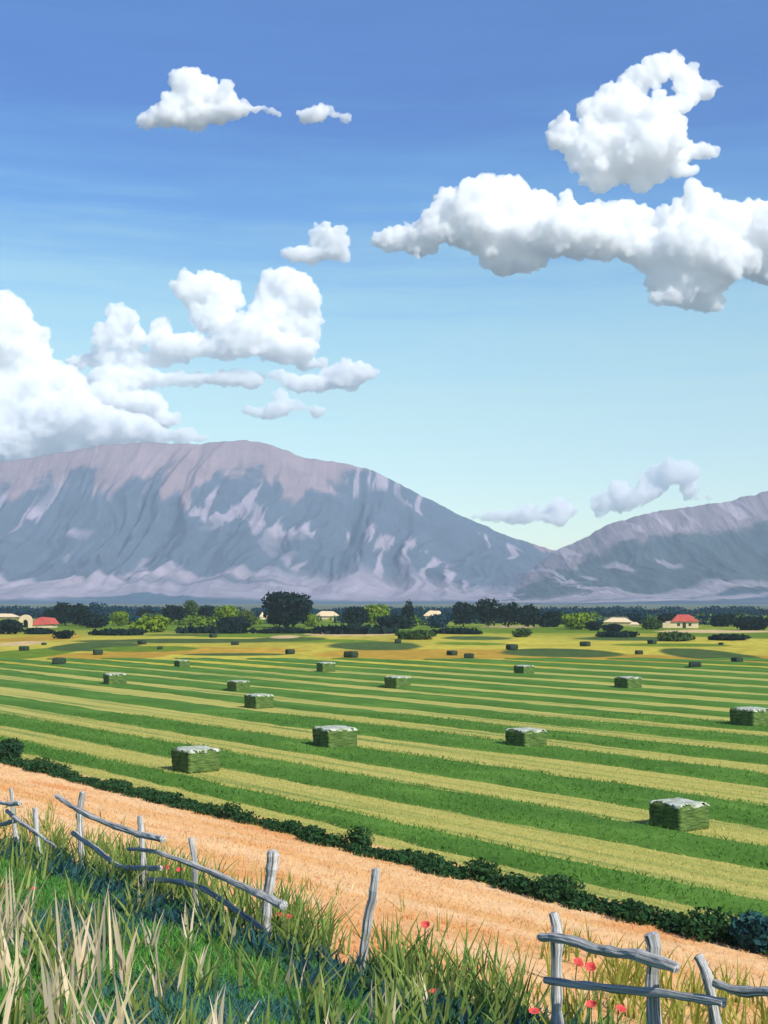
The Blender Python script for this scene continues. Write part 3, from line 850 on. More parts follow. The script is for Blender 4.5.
stack(434, 610.5, 619.7, 22, "pale low shed between the slim tree and the long dark clump", Yd=440)

# ------------------------------------------------------------------ bales
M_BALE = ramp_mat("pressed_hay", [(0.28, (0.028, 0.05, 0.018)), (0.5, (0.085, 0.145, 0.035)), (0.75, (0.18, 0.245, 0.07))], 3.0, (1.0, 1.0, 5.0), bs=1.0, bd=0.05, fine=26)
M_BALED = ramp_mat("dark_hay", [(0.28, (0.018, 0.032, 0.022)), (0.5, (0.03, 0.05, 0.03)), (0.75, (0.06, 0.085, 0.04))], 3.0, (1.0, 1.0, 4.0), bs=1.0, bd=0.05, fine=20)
M_TOP = ramp_mat("painted_sunlit_top", [(0.32, (0.16, 0.20, 0.09)), (0.44, (0.36, 0.39, 0.29)), (0.56, (0.48, 0.51, 0.43)), (0.72, (0.58, 0.60, 0.54))], 3.0, bs=0.8, bd=0.04, fine=14)  # sunlit brightness of the bale tops, put into the colour
M_TWINE = ramp_mat("twine", [(0.3, (0.03, 0.04, 0.02)), (0.7, (0.07, 0.08, 0.04))], 8)
BL, BW, BH = 1.40, 1.30, 0.78
def rounded_block(lx, ly, lz, bev, rough, seed, cuts=9):
    bm = bmesh.new()
    bmesh.ops.create_cube(bm, size=1.0)
    bmesh.ops.scale(bm, vec=(lx, ly, lz), verts=bm.verts[:])
    bmesh.ops.translate(bm, vec=(0, 0, lz / 2), verts=bm.verts[:])
    bmesh.ops.bevel(bm, geom=bm.edges[:], offset=bev, segments=3, profile=0.6, affect='EDGES')
    bmesh.ops.subdivide_edges(bm, edges=[e for e in bm.edges if e.calc_length() > 0.3], cuts=cuts, use_grid_fill=True)
    bm.normal_update()
    for v in bm.verts:
        n_ = float(fbm(v.co.x * 3 + v.co.z * 2.3 + seed, v.co.y * 3 + v.co.z * 4.1, seed, 3)) - 0.5
        v.co += v.normal * n_ * rough
        if v.co.z < 0.06: v.co.z = min(v.co.z, 0.0) - 0.02
    return bm
def make_bale(seed):
    root = empty("hay_bale", (0, 0, 0))
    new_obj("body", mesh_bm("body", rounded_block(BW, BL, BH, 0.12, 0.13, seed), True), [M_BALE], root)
    # pale layer added on the top, sunlight put into its colour, ragged edges
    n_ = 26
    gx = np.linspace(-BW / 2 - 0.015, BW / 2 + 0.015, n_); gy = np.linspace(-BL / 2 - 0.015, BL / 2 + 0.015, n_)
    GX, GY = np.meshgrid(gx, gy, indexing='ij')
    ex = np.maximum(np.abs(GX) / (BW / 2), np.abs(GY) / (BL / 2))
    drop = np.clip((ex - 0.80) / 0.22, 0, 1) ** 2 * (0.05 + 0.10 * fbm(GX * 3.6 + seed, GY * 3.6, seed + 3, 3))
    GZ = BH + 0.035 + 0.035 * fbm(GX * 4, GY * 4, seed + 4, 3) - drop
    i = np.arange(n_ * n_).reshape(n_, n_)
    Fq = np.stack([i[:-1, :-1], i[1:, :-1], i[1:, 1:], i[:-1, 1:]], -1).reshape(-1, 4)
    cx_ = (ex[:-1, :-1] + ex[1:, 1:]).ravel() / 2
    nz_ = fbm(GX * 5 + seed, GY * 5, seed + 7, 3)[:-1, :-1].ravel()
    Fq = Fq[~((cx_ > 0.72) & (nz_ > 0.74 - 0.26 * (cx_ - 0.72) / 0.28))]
    me = mesh_np("painted_sunlit_top", np.stack([GX, GY, GZ], -1).reshape(-1, 3), Fq, True)
    o = new_obj("painted_sunlit_top", me, [M_TOP], root)
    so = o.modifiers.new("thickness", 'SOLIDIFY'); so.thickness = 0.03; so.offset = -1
    for q in (-0.34, 0.0, 0.34):
        bm = bmesh.new()
        yy = q * BL
        hx = BW / 2 + 0.028; zt_ = BH + 0.012
        tube(bm, [(-hx, yy, 0.02), (-hx, yy, zt_ * 0.5), (-hx + 0.05, yy, BH - 0.01), (0, yy, BH - 0.06), (hx - 0.05, yy, BH - 0.01), (hx, yy, zt_ * 0.5), (hx, yy, 0.02)], [0.011] * 7, 5)
        new_obj("twine", mesh_bm("twine", bm), [M_TWINE], root)
    return root
def copy_tree(o, parent=None):
    c_ = o.copy(); COL.objects.link(c_)
    if parent: c_.parent = parent
    for ch in o.children: copy_tree(ch, c_)
    return c_
ROWROT = math.atan2(NY, NX)        # local X across the rows, local Y along them
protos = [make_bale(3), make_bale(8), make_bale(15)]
near = [  # px centre, bottom px, width px, label, turn in degrees
 (679, 833, 61, "largest hay bale, nearest to the fence on the right", 0),
 (196, 774, 53, "big hay bale nearest the dark hedge on the left side of the field", 4),
 (335, 751, 49, "hay bale at the middle of the field, left of centre, with a pale top", -3),
 (526, 750, 43, "hay bale right of centre in the field, level with the one left of centre", 2),
 (752, 729, 44, "hay bale cut by the right edge of the picture", -2),
 (259, 709, 31, "front one of the two neighbouring bales left of centre", 5),
 (238.5, 692, 24, "rear one of the two neighbouring bales left of centre", 8),
 (115, 686, 27, "hay bale standing alone far back on the left side of the field", -4),
 (397.5, 689, 27, "low hay bale near the centre line towards the field's far side", 6),
 (628, 690, 28, "hay bale far back right of centre with a bright top and green end", 0),
 (524, 675, 21, "small pale-topped bale near the far edge, right of centre", 3),
 (326, 672, 21, "small pale-topped bale near the far edge, left of centre", -6),
 (182, 668, 17, "tiny pale-topped bale near the far edge on the left", 5)]
used_p = set()
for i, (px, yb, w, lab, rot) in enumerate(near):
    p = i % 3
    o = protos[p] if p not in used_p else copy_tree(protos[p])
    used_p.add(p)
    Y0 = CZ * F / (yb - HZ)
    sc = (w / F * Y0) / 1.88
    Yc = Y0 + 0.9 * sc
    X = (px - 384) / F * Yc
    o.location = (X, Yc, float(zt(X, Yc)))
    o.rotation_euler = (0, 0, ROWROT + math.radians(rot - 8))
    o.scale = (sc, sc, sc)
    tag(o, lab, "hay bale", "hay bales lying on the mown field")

def make_dark(seed):
    bm = rounded_block(1.5, 1.7, 1.0, 0.33, 0.16, seed, 5)
    return bm
dark_me = [mesh_bm("hay_bale", make_dark(q), True) for q in (21, 33)]
for me in dark_me: me.materials.append(M_BALED)
far = [
 (59, 665.5, 18, "dark green bale at the left end of the field's far edge"),
 (44, 647, 6, "tiny dark bale in the far meadow near the left edge, right of another"),
 (24, 651.5, 11, "flat dark bale nearest the left edge in the far meadow"),
 (98, 655.5, 13, "flat dark bale on the ochre strip below the left tree clump"),
 (142, 646.5, 10, "dark bale in the far meadow below the lime thicket, left of its twin"),
 (160, 650.5, 8, "dark bale in the far meadow below the lime thicket, right of its twin"),
 (213, 639.5, 9, "far dark bale close under the hedgerow below the round lime tree"),
 (235, 647.5, 9, "small dark bale in the meadow left of the largest tree"),
 (290, 655, 12, "dark bale on the meadow below the largest tree"),
 (351, 658, 16, "wide dark bale at the far field edge left of centre"),
 (398, 645, 9, "small dark bale alone in the meadow at the picture's centre"),
 (452, 656, 12, "left one of the two dark bales beside each other right of centre"),
 (469, 658.5, 12, "right one of the two dark bales beside each other right of centre"),
 (512, 651.5, 14, "dark bale in the meadow below the long dark clump"),
 (585, 648, 12, "dark bale in the meadow below the round lime-green bush"),
 (639, 655, 10, "dark bale in the meadow below the broad pale shed"),
 (652, 645, 10, "dark bale close below the red-roofed house, on its left"),
 (695, 668.5, 16, "larger dark bale at the far field edge on the right"),
 (737, 663, 13, "dark bale near the right edge beside the larger one"),
 (721, 646, 6, "tiny dark bale in the meadow right of the red-roofed house")]
for i, (px, yb, w, lab) in enumerate(far):
    Y0 = CZ * F / (yb - HZ); sc = (w / F * Y0) / 2.2
    Yc = Y0 + sc
    X = (px - 384) / F * Yc
    o = new_obj("hay_bale", dark_me[i % 2]); o.location = (X, Yc, float(zt(X, Yc)))
    o.rotation_euler = (0, 0, ROWROT + 0.3 * ((i * 7) % 5 - 2)); o.scale = (sc, sc, sc * 0.9)
    tag(o, lab, "hay bale", "dark bales scattered in the far meadow")

# ------------------------------------------------------------------ fences
m, nt, b = mat("weathered_wood", 0.85, 0.15)
at = N(nt, "ShaderNodeAttribute", attribute_name="grain")
def grain(scale, stretch, stops, detail):
    mp = N(nt, "ShaderNodeMapping"); mp.inputs["Scale"].default_value = stretch
    nt.links.new(at.outputs["Vector"], mp.inputs[0])
    no = N(nt, "ShaderNodeTexNoise"); no.inputs["Scale"].default_value = scale; no.inputs["Detail"].default_value = detail; no.inputs["Roughness"].default_value = 0.65
    nt.links.new(mp.outputs[0], no.inputs["Vector"])
    r = N(nt, "ShaderNodeValToRGB"); e = r.color_ramp.elements
    while len(e) < len(stops): e.new(0.5)
    for q, (p_, c_) in zip(e, stops): q.position = p_; q.color = (*c_, 1)
    nt.links.new(no.outputs["Fac"], r.inputs[0])
    return r.outputs[0], no.outputs["Fac"]
cA, fA = grain(2.4, (1, 1, 0.45), [(0.36, (0.045, 0.043, 0.042)), (0.43, (0.30, 0.30, 0.295)), (0.55, (0.56, 0.545, 0.52)), (0.7, (0.76, 0.745, 0.71))], 7)
cB, fB = grain(7.0, (1, 1, 0.22), [(0.38, (0.35, 0.34, 0.33)), (0.50, (1, 1, 1))], 5)
nt.links.new(mix(nt, 0.75, cA, cB, 'MULTIPLY'), b.inputs["Base Color"])
bump(nt, b, fB, 0.9, 0.015)
M_WOOD = m
UF = 8.6
def fp(x, y, du=0.0):
    Y = (UF + du) * 1.30345 / ((x - 384) / F + 0.836)
    return W(x, y, Y)
def wig(pts, r0, r1, sub, amp, seed):
    """a worn pole through the points: uneven thickness, slight crooks"""
    rnd = random.Random(seed)
    out, rad = [], []
    n_ = len(pts)
    total = (n_ - 1) * sub
    for i in range(n_ - 1):
        for k in range(sub):
            t_ = k / sub
            p0 = pts[max(i - 1, 0)]; p1 = pts[i]; p2 = pts[i + 1]; p3 = pts[min(i + 2, n_ - 1)]
            out.append(0.5 * ((2 * p1) + (p2 - p0) * t_ + (2 * p0 - 5 * p1 + 4 * p2 - p3) * t_ ** 2 + (3 * p1 - p0 - 3 * p2 + p3) * t_ ** 3))
    out.append(pts[-1])
    for i in range(len(out)):
        f = i / (len(out) - 1)
        rad.append(0.86 * (r0 + (r1 - r0) * f) * rnd.uniform(0.84, 1.16))
        if 0 < i < len(out) - 1:
            out[i] = out[i] + Vector((rnd.uniform(-1, 1), rnd.uniform(-1, 1), rnd.uniform(-1, 1))) * amp
    return out, rad
def pole(name, pts, r0, r1, parent, origin, seed, amp=0.006):
    L = sum((pts[k + 1] - pts[k]).length for k in range(len(pts) - 1))
    sub = max(2, min(6, int(L / (len(pts) - 1) / 0.085)))
    p, r = wig([q - origin for q in pts], r0, r1, sub, min(amp, 0.05 * L / ((len(pts) - 1) * sub)), seed)
    bm = bmesh.new()
    SEG = 9
    tube(bm, p, r, SEG, 0.11, random.Random(seed))
    me = mesh_bm(name, bm, False)
    n_ = len(p)
    ln = np.concatenate([[0], np.cumsum([(p[k + 1] - p[k]).length for k in range(n_ - 1)])])
    g_ = np.ones((len(me.vertices), 4), dtype=np.float32)
    for k in range(n_):
        for q in range(SEG):
            a = 2 * math.pi * q / SEG
            g_[k * SEG + q, :3] = (math.cos(a) + seed, math.sin(a), ln[k])
    g_[n_ * SEG, :3] = (seed, 0, -0.02); g_[n_ * SEG + 1, :3] = (seed, 0, ln[-1] + 0.02)
    at_ = me.color_attributes.new("grain", 'FLOAT_COLOR', 'POINT'); at_.data.foreach_set("color", g_.ravel())
    return new_obj(name, me, [M_WOOD], parent)
def fence(label, posts, rails, seed):
    x0, y0 = posts[0][0][0]
    p0 = fp(x0, y0)
    root = empty("fence", (p0.x, p0.y, float(zt(p0.x, p0.y))))
    org = Vector(root.location)
    for i, (pts, r0, r1) in enumerate(posts):
        P = [fp(x, y) for x, y in pts]
        foot = P[-1].copy(); foot.z = float(zt(foot.x, foot.y)) - 0.25
        if foot.z < P[-1].z - 0.02: P.append(foot)
        pole("post", P, r0, r1, root, org, seed + i)
    for i, (pts, r0, r1, du) in enumerate(rails):
        pole("rail", [fp(x, y, du) for x, y in pts], r0, r1, root, org, seed + 40 + i)
    tag(root, label, "fence", "rustic pole fences on the bank")
    return root
fence("short broken fence piece at the left edge with leaning grey rails",
      [([(11, 788), (13, 812), (16, 835), (19, 856)], 0.04, 0.05), ([(35, 808), (37, 830), (40, 858)], 0.055, 0.045)],
      [([(-30, 795), (-6, 801), (8, 804), (20, 803)], 0.035, 0.045, -0.1), ([(7, 811), (22, 823), (38, 834), (56, 847)], 0.045, 0.03, -0.1), ([(-30, 828), (-8, 826), (3, 824), (15, 821)], 0.04, 0.045, -0.11)], 100)
fence("longest pole fence, four posts with sagging grey rails, left of centre",
      [([(83, 792), (80, 815), (81, 845), (83, 872)], 0.065, 0.05), ([(140, 816), (142, 840), (144, 870), (146, 904)], 0.05, 0.05),
       ([(191, 838), (195, 862), (195, 890), (196, 922)], 0.042, 0.045), ([(273, 851), (271, 875), (267, 905), (266, 940)], 0.085, 0.07)],
      [([(57, 796), (78, 810), (110, 824), (138, 834), (163, 839)], 0.045, 0.055, -0.11), ([(73, 833), (95, 848), (119, 866), (140, 868), (160, 868)], 0.045, 0.045, -0.1),
       ([(128, 849), (152, 851), (185, 862), (220, 876), (255, 892), (284, 906)], 0.03, 0.06, -0.12), ([(151, 880), (180, 882), (205, 890), (232, 907), (250, 920), (270, 934)], 0.045, 0.04, -0.12)], 200)
pst = fp(375, 870)
stake = pole("fence_post", [fp(376, 869), fp(374, 890), fp(368, 920), fp(364, 950), fp(361, 985)], 0.05, 0.055, None, Vector((fp(364, 960).x, fp(364, 960).y, float(zt(fp(364, 960).x, fp(364, 960).y)))), 301)
stake.location = Vector((fp(364, 960).x, fp(364, 960).y, float(zt(fp(364, 960).x, fp(364, 960).y))))
tag(stake, "single leaning grey post without rails between the two long fences", "fence post")
fence("pole fence at the right corner with thick posts and pale rails",
      [([(553, 913), (557, 935), (556, 970), (557, 1010), (557, 1040)], 0.055, 0.07), ([(651, 934), (654, 955), (652, 985), (655, 1030), (656, 1050)], 0.075, 0.075),
       ([(698, 956), (704, 968), (709, 985), (714, 1015), (718, 1050)], 0.05, 0.055)],
      [([(540, 937), (565, 939), (600, 950), (640, 956), (677, 968)], 0.055, 0.06, -0.13), ([(545, 980), (575, 984), (620, 989), (670, 994), (724, 1003)], 0.04, 0.045, -0.12),
       ([(714, 983), (740, 991), (775, 992), (830, 1000)], 0.04, 0.055, -0.10)], 400)

# ------------------------------------------------------------------ hedge, bushes
rng = np.random.default_rng(77)
bl = []
s_ = -2.0
while s_ < 62:
    u_ = 21.35 + rng.uniform(-0.35, 0.2)
    X, Y = xy(s_, u_)
    h = rng.uniform(0.16, 0.38) * (1.7 if rng.random() < 0.18 else 1.0)
    if s_ > 50: h *= 1.5
    r = rng.uniform(0.35, 0.7)
    bl.append(((X, Y, float(zt(X, Y)) + h * 0.45), (r, r, h * 0.6)))
    s_ += rng.uniform(0.3, 0.62) + s_ * 0.004
hx, hy = xy(20, 21.35)
hm = leaves_mesh("hedge", bl, 70000, 0.055, (0.032, 0.082, 0.030), rng, shell=0.35, var=0.35)
hedge = new_obj("hedge", hm, [M_LEAF])
tag(hedge, "low dark green hedge running along the near edge of the hay field", "hedge")
def near_bush(label, px, base, w, h, col, n=3000, leaf=0.07):
    # stands on the ground line seen at this pixel
    Y = 21.3 * 1.30345 / ((px - 384) / F + 0.836)
    X = (px - 384) / F * Y; z = float(zt(X, Y))
    bl = []
    rng = np.random.default_rng(int(px))
    for k in range(7):
        bl.append(((rng.uniform(-0.35, 0.35) * w, rng.uniform(-0.3, 0.3) * w, rng.uniform(0.3, 0.6) * h), (w * 0.24, w * 0.24, h * 0.36)))
    me = leaves_mesh("bush", bl, n, leaf, col, rng, shell=0.4, var=0.3)
    o = new_obj("bush", me, [M_LEAF], None, (X, Y, z))
    tag(o, label, "bush")
near_bush("rounded blue-green bush at the right edge where the hedge ends", 764, 958, 1.1, 0.8, (0.03, 0.09, 0.085))
near_bush("dark bush at the left edge where the hedge begins", 2, 772, 2.2, 1.1, (0.022, 0.055, 0.025), leaf=0.10)

# ------------------------------------------------------------------ grasses (uncountable)
def blades_mesh(name, P, H, Wd, cols, rng, lean=0.35, curve=0.5, segs=3, az=None):
    """curved tapering blades at roots P"""
    n = len(P)
    a = rng.uniform(0, 2 * np.pi, n) if az is None else az
    dirx, diry = np.cos(a), np.sin(a)
    face = rng.uniform(-0.9, 0.9, n)             # blade width mostly across the view
    wx, wy = np.cos(face), np.sin(face)
    ln = lean * np.abs(rng.normal(0.6, 0.5, n)); cv = curve * rng.random(n) ** 1.5
    rows = []
    ts = np.linspace(0, 1, segs + 1)
    for t_ in ts[:-1]:
        off = (ln * t_ + cv * t_ * t_) * H
        c0 = P + np.stack([dirx * off, diry * off, H * t_ * (1 - 0.25 * cv * t_)], 1)
        w_ = Wd * (1 - t_ ** 1.6) * (0.75 + 0.6 * t_)
        side = np.stack([wx * w_ / 2, wy * w_ / 2, np.zeros(n)], 1)
        rows += [c0 - side, c0 + side]
    off = (ln + cv) * H
    tip = P + np.stack([dirx * off, diry * off, H * (1 - 0.25 * cv)], 1)
    rows += [tip, tip + np.stack([wx, wy, np.zeros(n)], 1) * 0.0015]
    V = np.stack(rows, 1)
    k = 2 * (segs + 1)
    base = (np.arange(n) * k)[:, None]
    f = [np.concatenate([base + 2 * q, base + 2 * q + 1, base + 2 * q + 3, base + 2 * q + 2], 1) for q in range(segs)]
    Fq = np.stack(f, 1).reshape(-1, 4)
    return mesh_np(name, V.reshape(-1, 3), Fq, True, tint=np.repeat(np.clip(cols, 0.004, 0.95), k, 0))

def pal(rng, n, cols, var=0.15, p=None):
    c_ = np.array(cols)[rng.choice(len(cols), n, p=p)]
    return c_ * (1 + var * rng.normal(size=(n, 1)))

def scatter(rng, n, fn, s0, s1, u0, u1):
    """n roots over the bank where fn(X, Y, s, u) says yes and the photo can see them"""
    got = []; tot = 0
    while tot < n:
        s = rng.uniform(s0, s1, n * 3); u = rng.uniform(u0, u1, n * 3)
        X, Y = xy(s, u)
        ok = (Y > 3) & (np.abs(X) < 0.36 * Y + 1.2) & fn(X, Y, s, u)
        z = zt(X, Y)
        pyy = HZ + (CZ - z) / np.maximum(Y, 0.1) * F
        ok &= pyy < 1190
        P = np.stack([X, Y, z], 1)[ok]
        got.append(P); tot += len(P)
    return np.concatenate(got)[:n]

def px_of(P):
    return 384 + P[:, 0] / P[:, 1] * F, HZ + (CZ - P[:, 2]) / P[:, 1] * F

# golden dry grass over the slope, colours from the same patches as the turf
rng = np.random.default_rng(101)
P = scatter(rng, 24000, lambda X, Y, s, u: (dry_mask(X, Y) > rng.random(len(X))) & (u < 21.2), -8, 58, 8.2, 21.2)
s, u = su(P[:, 0], P[:, 1])
n1 = fbm(P[:, 0] * 0.35, P[:, 1] * 0.35, 23, 4)[:, None]; n2 = fbm(s * 0.12, u * 0.8, 24, 4)[:, None]
cg = o1 + (o2 - o1) * np.clip(n2 * 3.4 - 1.2, 0, 1); cg = cg + (o3 - cg) * np.clip(n1 * 3.6 - 2.0, 0, 1)
cg = cg * (1.12 + 0.12 * rng.normal(size=(len(P), 1)))
H = rng.uniform(0.03, 0.12, len(P))
me = blades_mesh("dry_grass", P, H, rng.uniform(0.012, 0.03, len(P)), cg, rng, 0.9, 0.6, 2)
tag(new_obj("dry_grass", me, [M_DRY]), kind="stuff")

# short stubble and crop leaves on the near rows of the field
P = []
rng = np.random.default_rng(55)
n = 150000
u = 21.4 + (60 - 21.4) * rng.random(n) ** 1.3; s = rng.uniform(-12, 75, n)
X, Y = xy(s, u)
ok = (np.abs(X) < 0.34 * Y + 1) & (Y < 75)
X, Y, s, u = X[ok], Y[ok], s[ok], u[ok]
isg = np.zeros(len(u), bool)
for k in range(1, len(edges) - 1, 2):
    isg |= (u > row_edge(k, edges[k], s) + 0.05) & (u < row_edge(k + 1, edges[k + 1], s) - 0.02)
PG = np.stack([X, Y, zt(X, Y) + 0.10], 1)[isg]; PS = np.stack([X, Y, zt(X, Y) + 0.005], 1)[~isg]
cg = pal(rng, len(PG), [(0.085, 0.20, 0.03), (0.12, 0.27, 0.045), (0.07, 0.17, 0.025)], 0.2)
me = blades_mesh("crop_leaves", PG, rng.uniform(0.06, 0.16, len(PG)), rng.uniform(0.02, 0.05, len(PG)), cg, rng, 0.8, 0.8, 2)
tag(new_obj("crop_leaves", me, [M_BLADE]), kind="stuff")
cs = pal(rng, len(PS), [(0.48, 0.43, 0.12), (0.58, 0.51, 0.19), (0.36, 0.37, 0.09)], 0.15)
me = blades_mesh("stubble", PS, rng.uniform(0.04, 0.09, len(PS)), rng.uniform(0.014, 0.03, len(PS)), cs, rng, 0.7, 0.6, 2)
tag(new_obj("stubble", me, [M_BLADE]), kind="stuff")

# undergrowth at the fence foot, the shade there put into its dark teal colours
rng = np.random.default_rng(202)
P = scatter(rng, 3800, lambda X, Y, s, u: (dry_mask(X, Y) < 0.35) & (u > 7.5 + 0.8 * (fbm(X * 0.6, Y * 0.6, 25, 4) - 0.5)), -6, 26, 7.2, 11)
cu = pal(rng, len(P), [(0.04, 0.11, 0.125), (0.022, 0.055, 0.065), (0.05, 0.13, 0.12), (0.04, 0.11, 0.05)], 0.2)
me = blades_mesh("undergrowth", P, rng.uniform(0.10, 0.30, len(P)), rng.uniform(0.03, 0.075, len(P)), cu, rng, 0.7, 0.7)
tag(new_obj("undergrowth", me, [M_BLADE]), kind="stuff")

# short lawn-green grass in front
P = scatter(rng, 70000, lambda X, Y, s, u: (dry_mask(X, Y) < 0.4) & (u < 8.6), -8, 24, -1, 10)
cu = pal(rng, len(P), [(0.12, 0.31, 0.055), (0.14, 0.34, 0.06), (0.08, 0.22, 0.055)], 0.15)
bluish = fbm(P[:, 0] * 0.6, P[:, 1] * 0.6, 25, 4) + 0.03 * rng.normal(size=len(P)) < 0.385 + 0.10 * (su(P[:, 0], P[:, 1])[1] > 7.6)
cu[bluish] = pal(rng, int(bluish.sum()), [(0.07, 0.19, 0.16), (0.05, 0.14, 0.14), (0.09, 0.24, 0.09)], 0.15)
me = blades_mesh("short_grass", P, rng.uniform(0.04, 0.12, len(P)), rng.uniform(0.012, 0.028, len(P)), cu, rng, 0.6, 0.6, 2)
tag(new_obj("short_grass", me, [M_BLADE]), kind="stuff")

def tufts(centres, per, spread, hr, wr, cols, rng, var=0.12, p=None):
    C = np.repeat(centres, per, 0)
    C = C + np.concatenate([rng.normal(0, spread, (len(C), 2)), np.zeros((len(C), 1))], 1)
    C[:, 2] = zt(C[:, 0], C[:, 1]) - 0.02
    n = len(C)
    return C, rng.uniform(*hr, n), rng.uniform(*wr, n), pal(rng, n, cols, var, p)

# tall olive blades in tufts
rng = np.random.default_rng(303)
def olive_ok(X, Y, s, u):
    px = 384 + X / np.maximum(Y, .1) * F
    d = np.where(px < 540, 1.0, 0.45)
    lim = np.where(px < 300, 10.6, np.where(px < 540, 9.6, 10.5))
    d = d * np.where((u > 5.2) & (u < 7.7), 0.38, 1.0)
    return (u < lim) & (rng.random(len(X)) < d)
c0 = scatter(rng, 300, olive_ok, -8, 24, 0.5, 10.6)
P, H, Wd, cc = tufts(c0, 9, 0.09, (0.25, 0.62), (0.024, 0.052), [(0.27, 0.33, 0.09), (0.21, 0.28, 0.065), (0.32, 0.35, 0.11), (0.12, 0.22, 0.06)], rng)
c1 = scatter(rng, 130, lambda X, Y, s, u: (384 + X / Y * F > 550) & (u > 7.5), -2, 18, 7.5, 15)
P2, H2, W2, c2_ = tufts(c1, 6, 0.07, (0.28, 0.68), (0.024, 0.048), [(0.30, 0.31, 0.06), (0.24, 0.27, 0.05)], rng)
c1 = scatter(rng, 70, lambda X, Y, s, u: (u > 9), 0, 30, 9, 14)
P3, H3, W3, c3_ = tufts(c1, 4, 0.05, (0.2, 0.42), (0.014, 0.026), [(0.22, 0.25, 0.05), (0.16, 0.21, 0.05)], rng)
c1 = scatter(rng, 75, lambda X, Y, s, u: (384 + X / Y * F > 110) & (384 + X / Y * F < 535) & ((384 + X / Y * F < 330) | (384 + X / Y * F > 385)), 2, 22, 8.5, 9.9)
P4, H4, W4, c4_ = tufts(c1, 8, 0.09, (0.4, 0.85), (0.024, 0.05), [(0.25, 0.32, 0.085), (0.19, 0.27, 0.06), (0.09, 0.18, 0.05)], rng)
me = blades_mesh("grass", np.concatenate([P, P2, P3, P4]), np.concatenate([H, H2, H3, H4]), np.concatenate([Wd, W2, W3, W4]), np.concatenate([cc, c2_, c3_, c4_]), rng, 0.38, 0.45, 4)
tag(new_obj("grass", me, [M_BLADE]), kind="stuff")

# bleached tall blades at the lower left, a few elsewhere
rng = np.random.default_rng(404)
c0 = scatter(rng, 88, lambda X, Y, s, u: (384 + X / np.maximum(Y, .1) * F < 150) & (u < 5.6), -2, 22, 0, 5.6)
P, H, Wd, cc = tufts(c0, 6, 0.08, (0.40, 0.88), (0.025, 0.055), [(0.80, 0.64, 0.44), (0.74, 0.58, 0.38), (0.62, 0.52, 0.29)], rng)
c1 = scatter(rng, 22, lambda X, Y, s, u: (384 + X / np.maximum(Y, .1) * F > 140) & (384 + X / np.maximum(Y, .1) * F < 460), -2, 22, 2.5, 8)
P2, H2, W2, c2_ = tufts(c1, 4, 0.06, (0.25, 0.55), (0.02, 0.04), [(0.76, 0.62, 0.44), (0.66, 0.54, 0.36)], rng)
me = blades_mesh("pale_grass", np.concatenate([P, P2]), np.concatenate([H, H2]), np.concatenate([Wd, W2]), np.concatenate([cc, c2_]), rng, 0.28, 0.3, 4)
tag(new_obj("pale_grass", me, [M_BLADE]), kind="stuff")

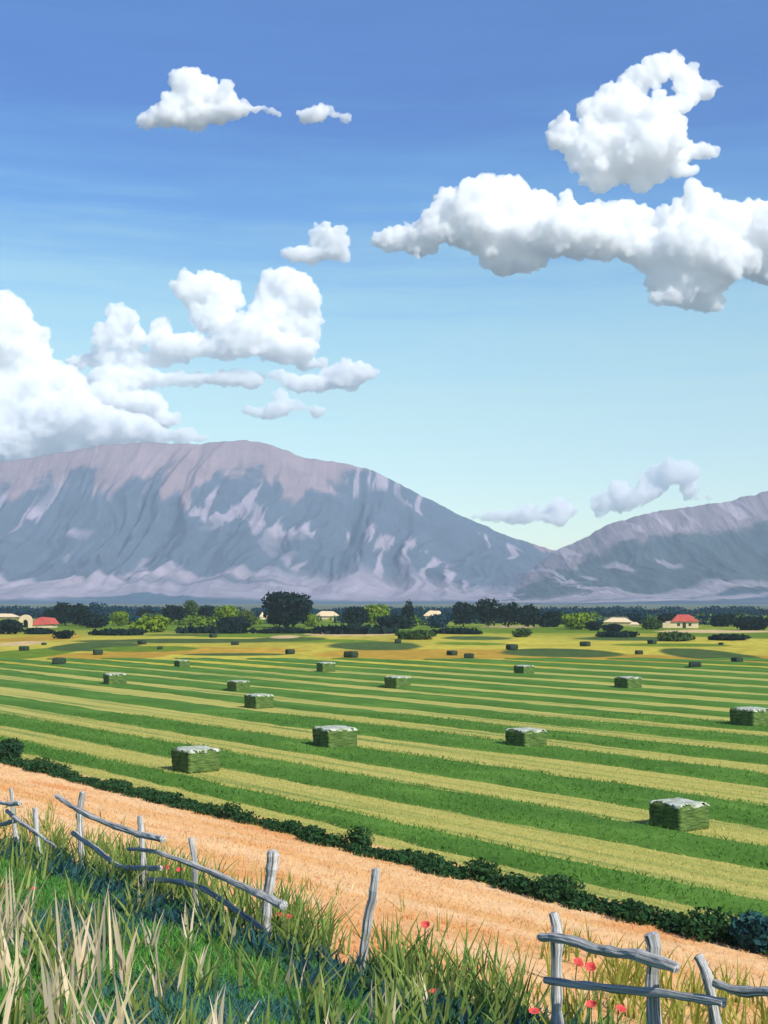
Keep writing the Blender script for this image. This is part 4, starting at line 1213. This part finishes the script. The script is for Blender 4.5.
# ------------------------------------------------------------------ red flowers
M_RED = ramp_mat("red_petal", [(0.3, (0.50, 0.05, 0.05)), (0.7, (0.66, 0.10, 0.09))], 30, bs=0.1, rough=0.7)
M_STEM = ramp_mat("flower_stem", [(0.3, (0.05, 0.11, 0.03)), (0.7, (0.08, 0.15, 0.04))], 20)
def make_poppy(seed):
    rnd = random.Random(seed)
    root = empty("poppy", (0, 0, 0))
    bm = bmesh.new()
    tube(bm, [(0, 0, -0.05), (0.01, 0, 0.4), (0.0, 0.01, 0.8), (0.015, 0, 0.97)], [0.008, 0.008, 0.007, 0.007], 6)
    new_obj("stem", mesh_bm("stem", bm, True), [M_STEM], root)
    for k in range(4):
        a = k * math.pi / 2 + rnd.uniform(-0.2, 0.2)
        bm = bmesh.new()
        rows = []
        for i in range(5):
            t_ = i / 4
            rr = 0.012 + 0.055 * t_; zz = 0.955 + 0.05 * math.sin(t_ * 1.5) + 0.004 * rnd.uniform(-1, 1)
            wd = 0.010 + 0.042 * math.sin(min(t_ * 1.25, 1) * math.pi * 0.62)
            row = []
            for j in range(5):
                q = (j - 2) / 2
                x = rr * (1 - 0.18 * q * q); y = wd * q
                row.append(bm.verts.new(Matrix.Rotation(0.75, 3, 'X') @ Vector((math.cos(a) * x - math.sin(a) * y, math.sin(a) * x + math.cos(a) * y, zz - 0.955 + 0.012 * q * q)) + Vector((0.015, 0, 0.965))))
            rows.append(row)
        for r0, r1 in zip(rows[:-1], rows[1:]):
            for j in range(4): bm.faces.new((r0[j], r0[j + 1], r1[j + 1], r1[j]))
        new_obj("petal", mesh_bm("petal", bm, True), [M_RED], root)
    return root
pp = [make_poppy(1), make_poppy(2)]
pops = [  # px x, px y of the bloom, distance across the rows, label
 (4, 893, 6.2, "red flower at the far left edge below the broken fence"),
 (31, 888, 6.3, "red flower right of the one at the far left edge"),
 (165, 867, 8.95, "red flower behind the second post of the longest fence, on the left"),
 (180, 869, 8.95, "red flower behind the longest fence, just left of its third post"),
 (277, 914, 8.9, "red flower right beside the thick fourth post of the longest fence"),
 (287, 916, 8.8, "red flower a little right of the thick fourth post"),
 (425, 924, 9.6, "red flower standing against the golden slope right of the lone post"),
 (434, 990, 8.2, "red flower low in the grass right of the lone post"),
 (576, 962, 9.3, "red flower between the rails of the right fence, near its first post"),
 (589, 966, 9.3, "red flower between the rails of the right fence, centre of the gap"),
 (591, 1003, 8.9, "red flower under the lower rail of the right fence"),
 (618, 1008, 8.8, "red flower near the bottom edge between the right fence's first two posts"),
 (532, 1010, 8.3, "red flower left of the right fence's first post near the bottom edge")]
for i, (px, py, u_, lab) in enumerate(pops):
    o = pp[i % 2] if i < 2 else copy_tree(pp[i % 2])
    Y = u_ * 1.30345 / ((px - 384) / F + 0.836)
    p = W(px, py, Y)
    z = float(zt(p.x, p.y))
    h = max(0.12, p.z - z)
    o.location = (p.x, p.y, z)
    o.scale = (h if h > 0.75 else 0.75, h if h > 0.75 else 0.75, h)
    o.rotation_euler = (0, 0, ((i * 5) % 7 - 3) * 0.22)
    tag(o, lab, "flower", "red flowers along the fences")
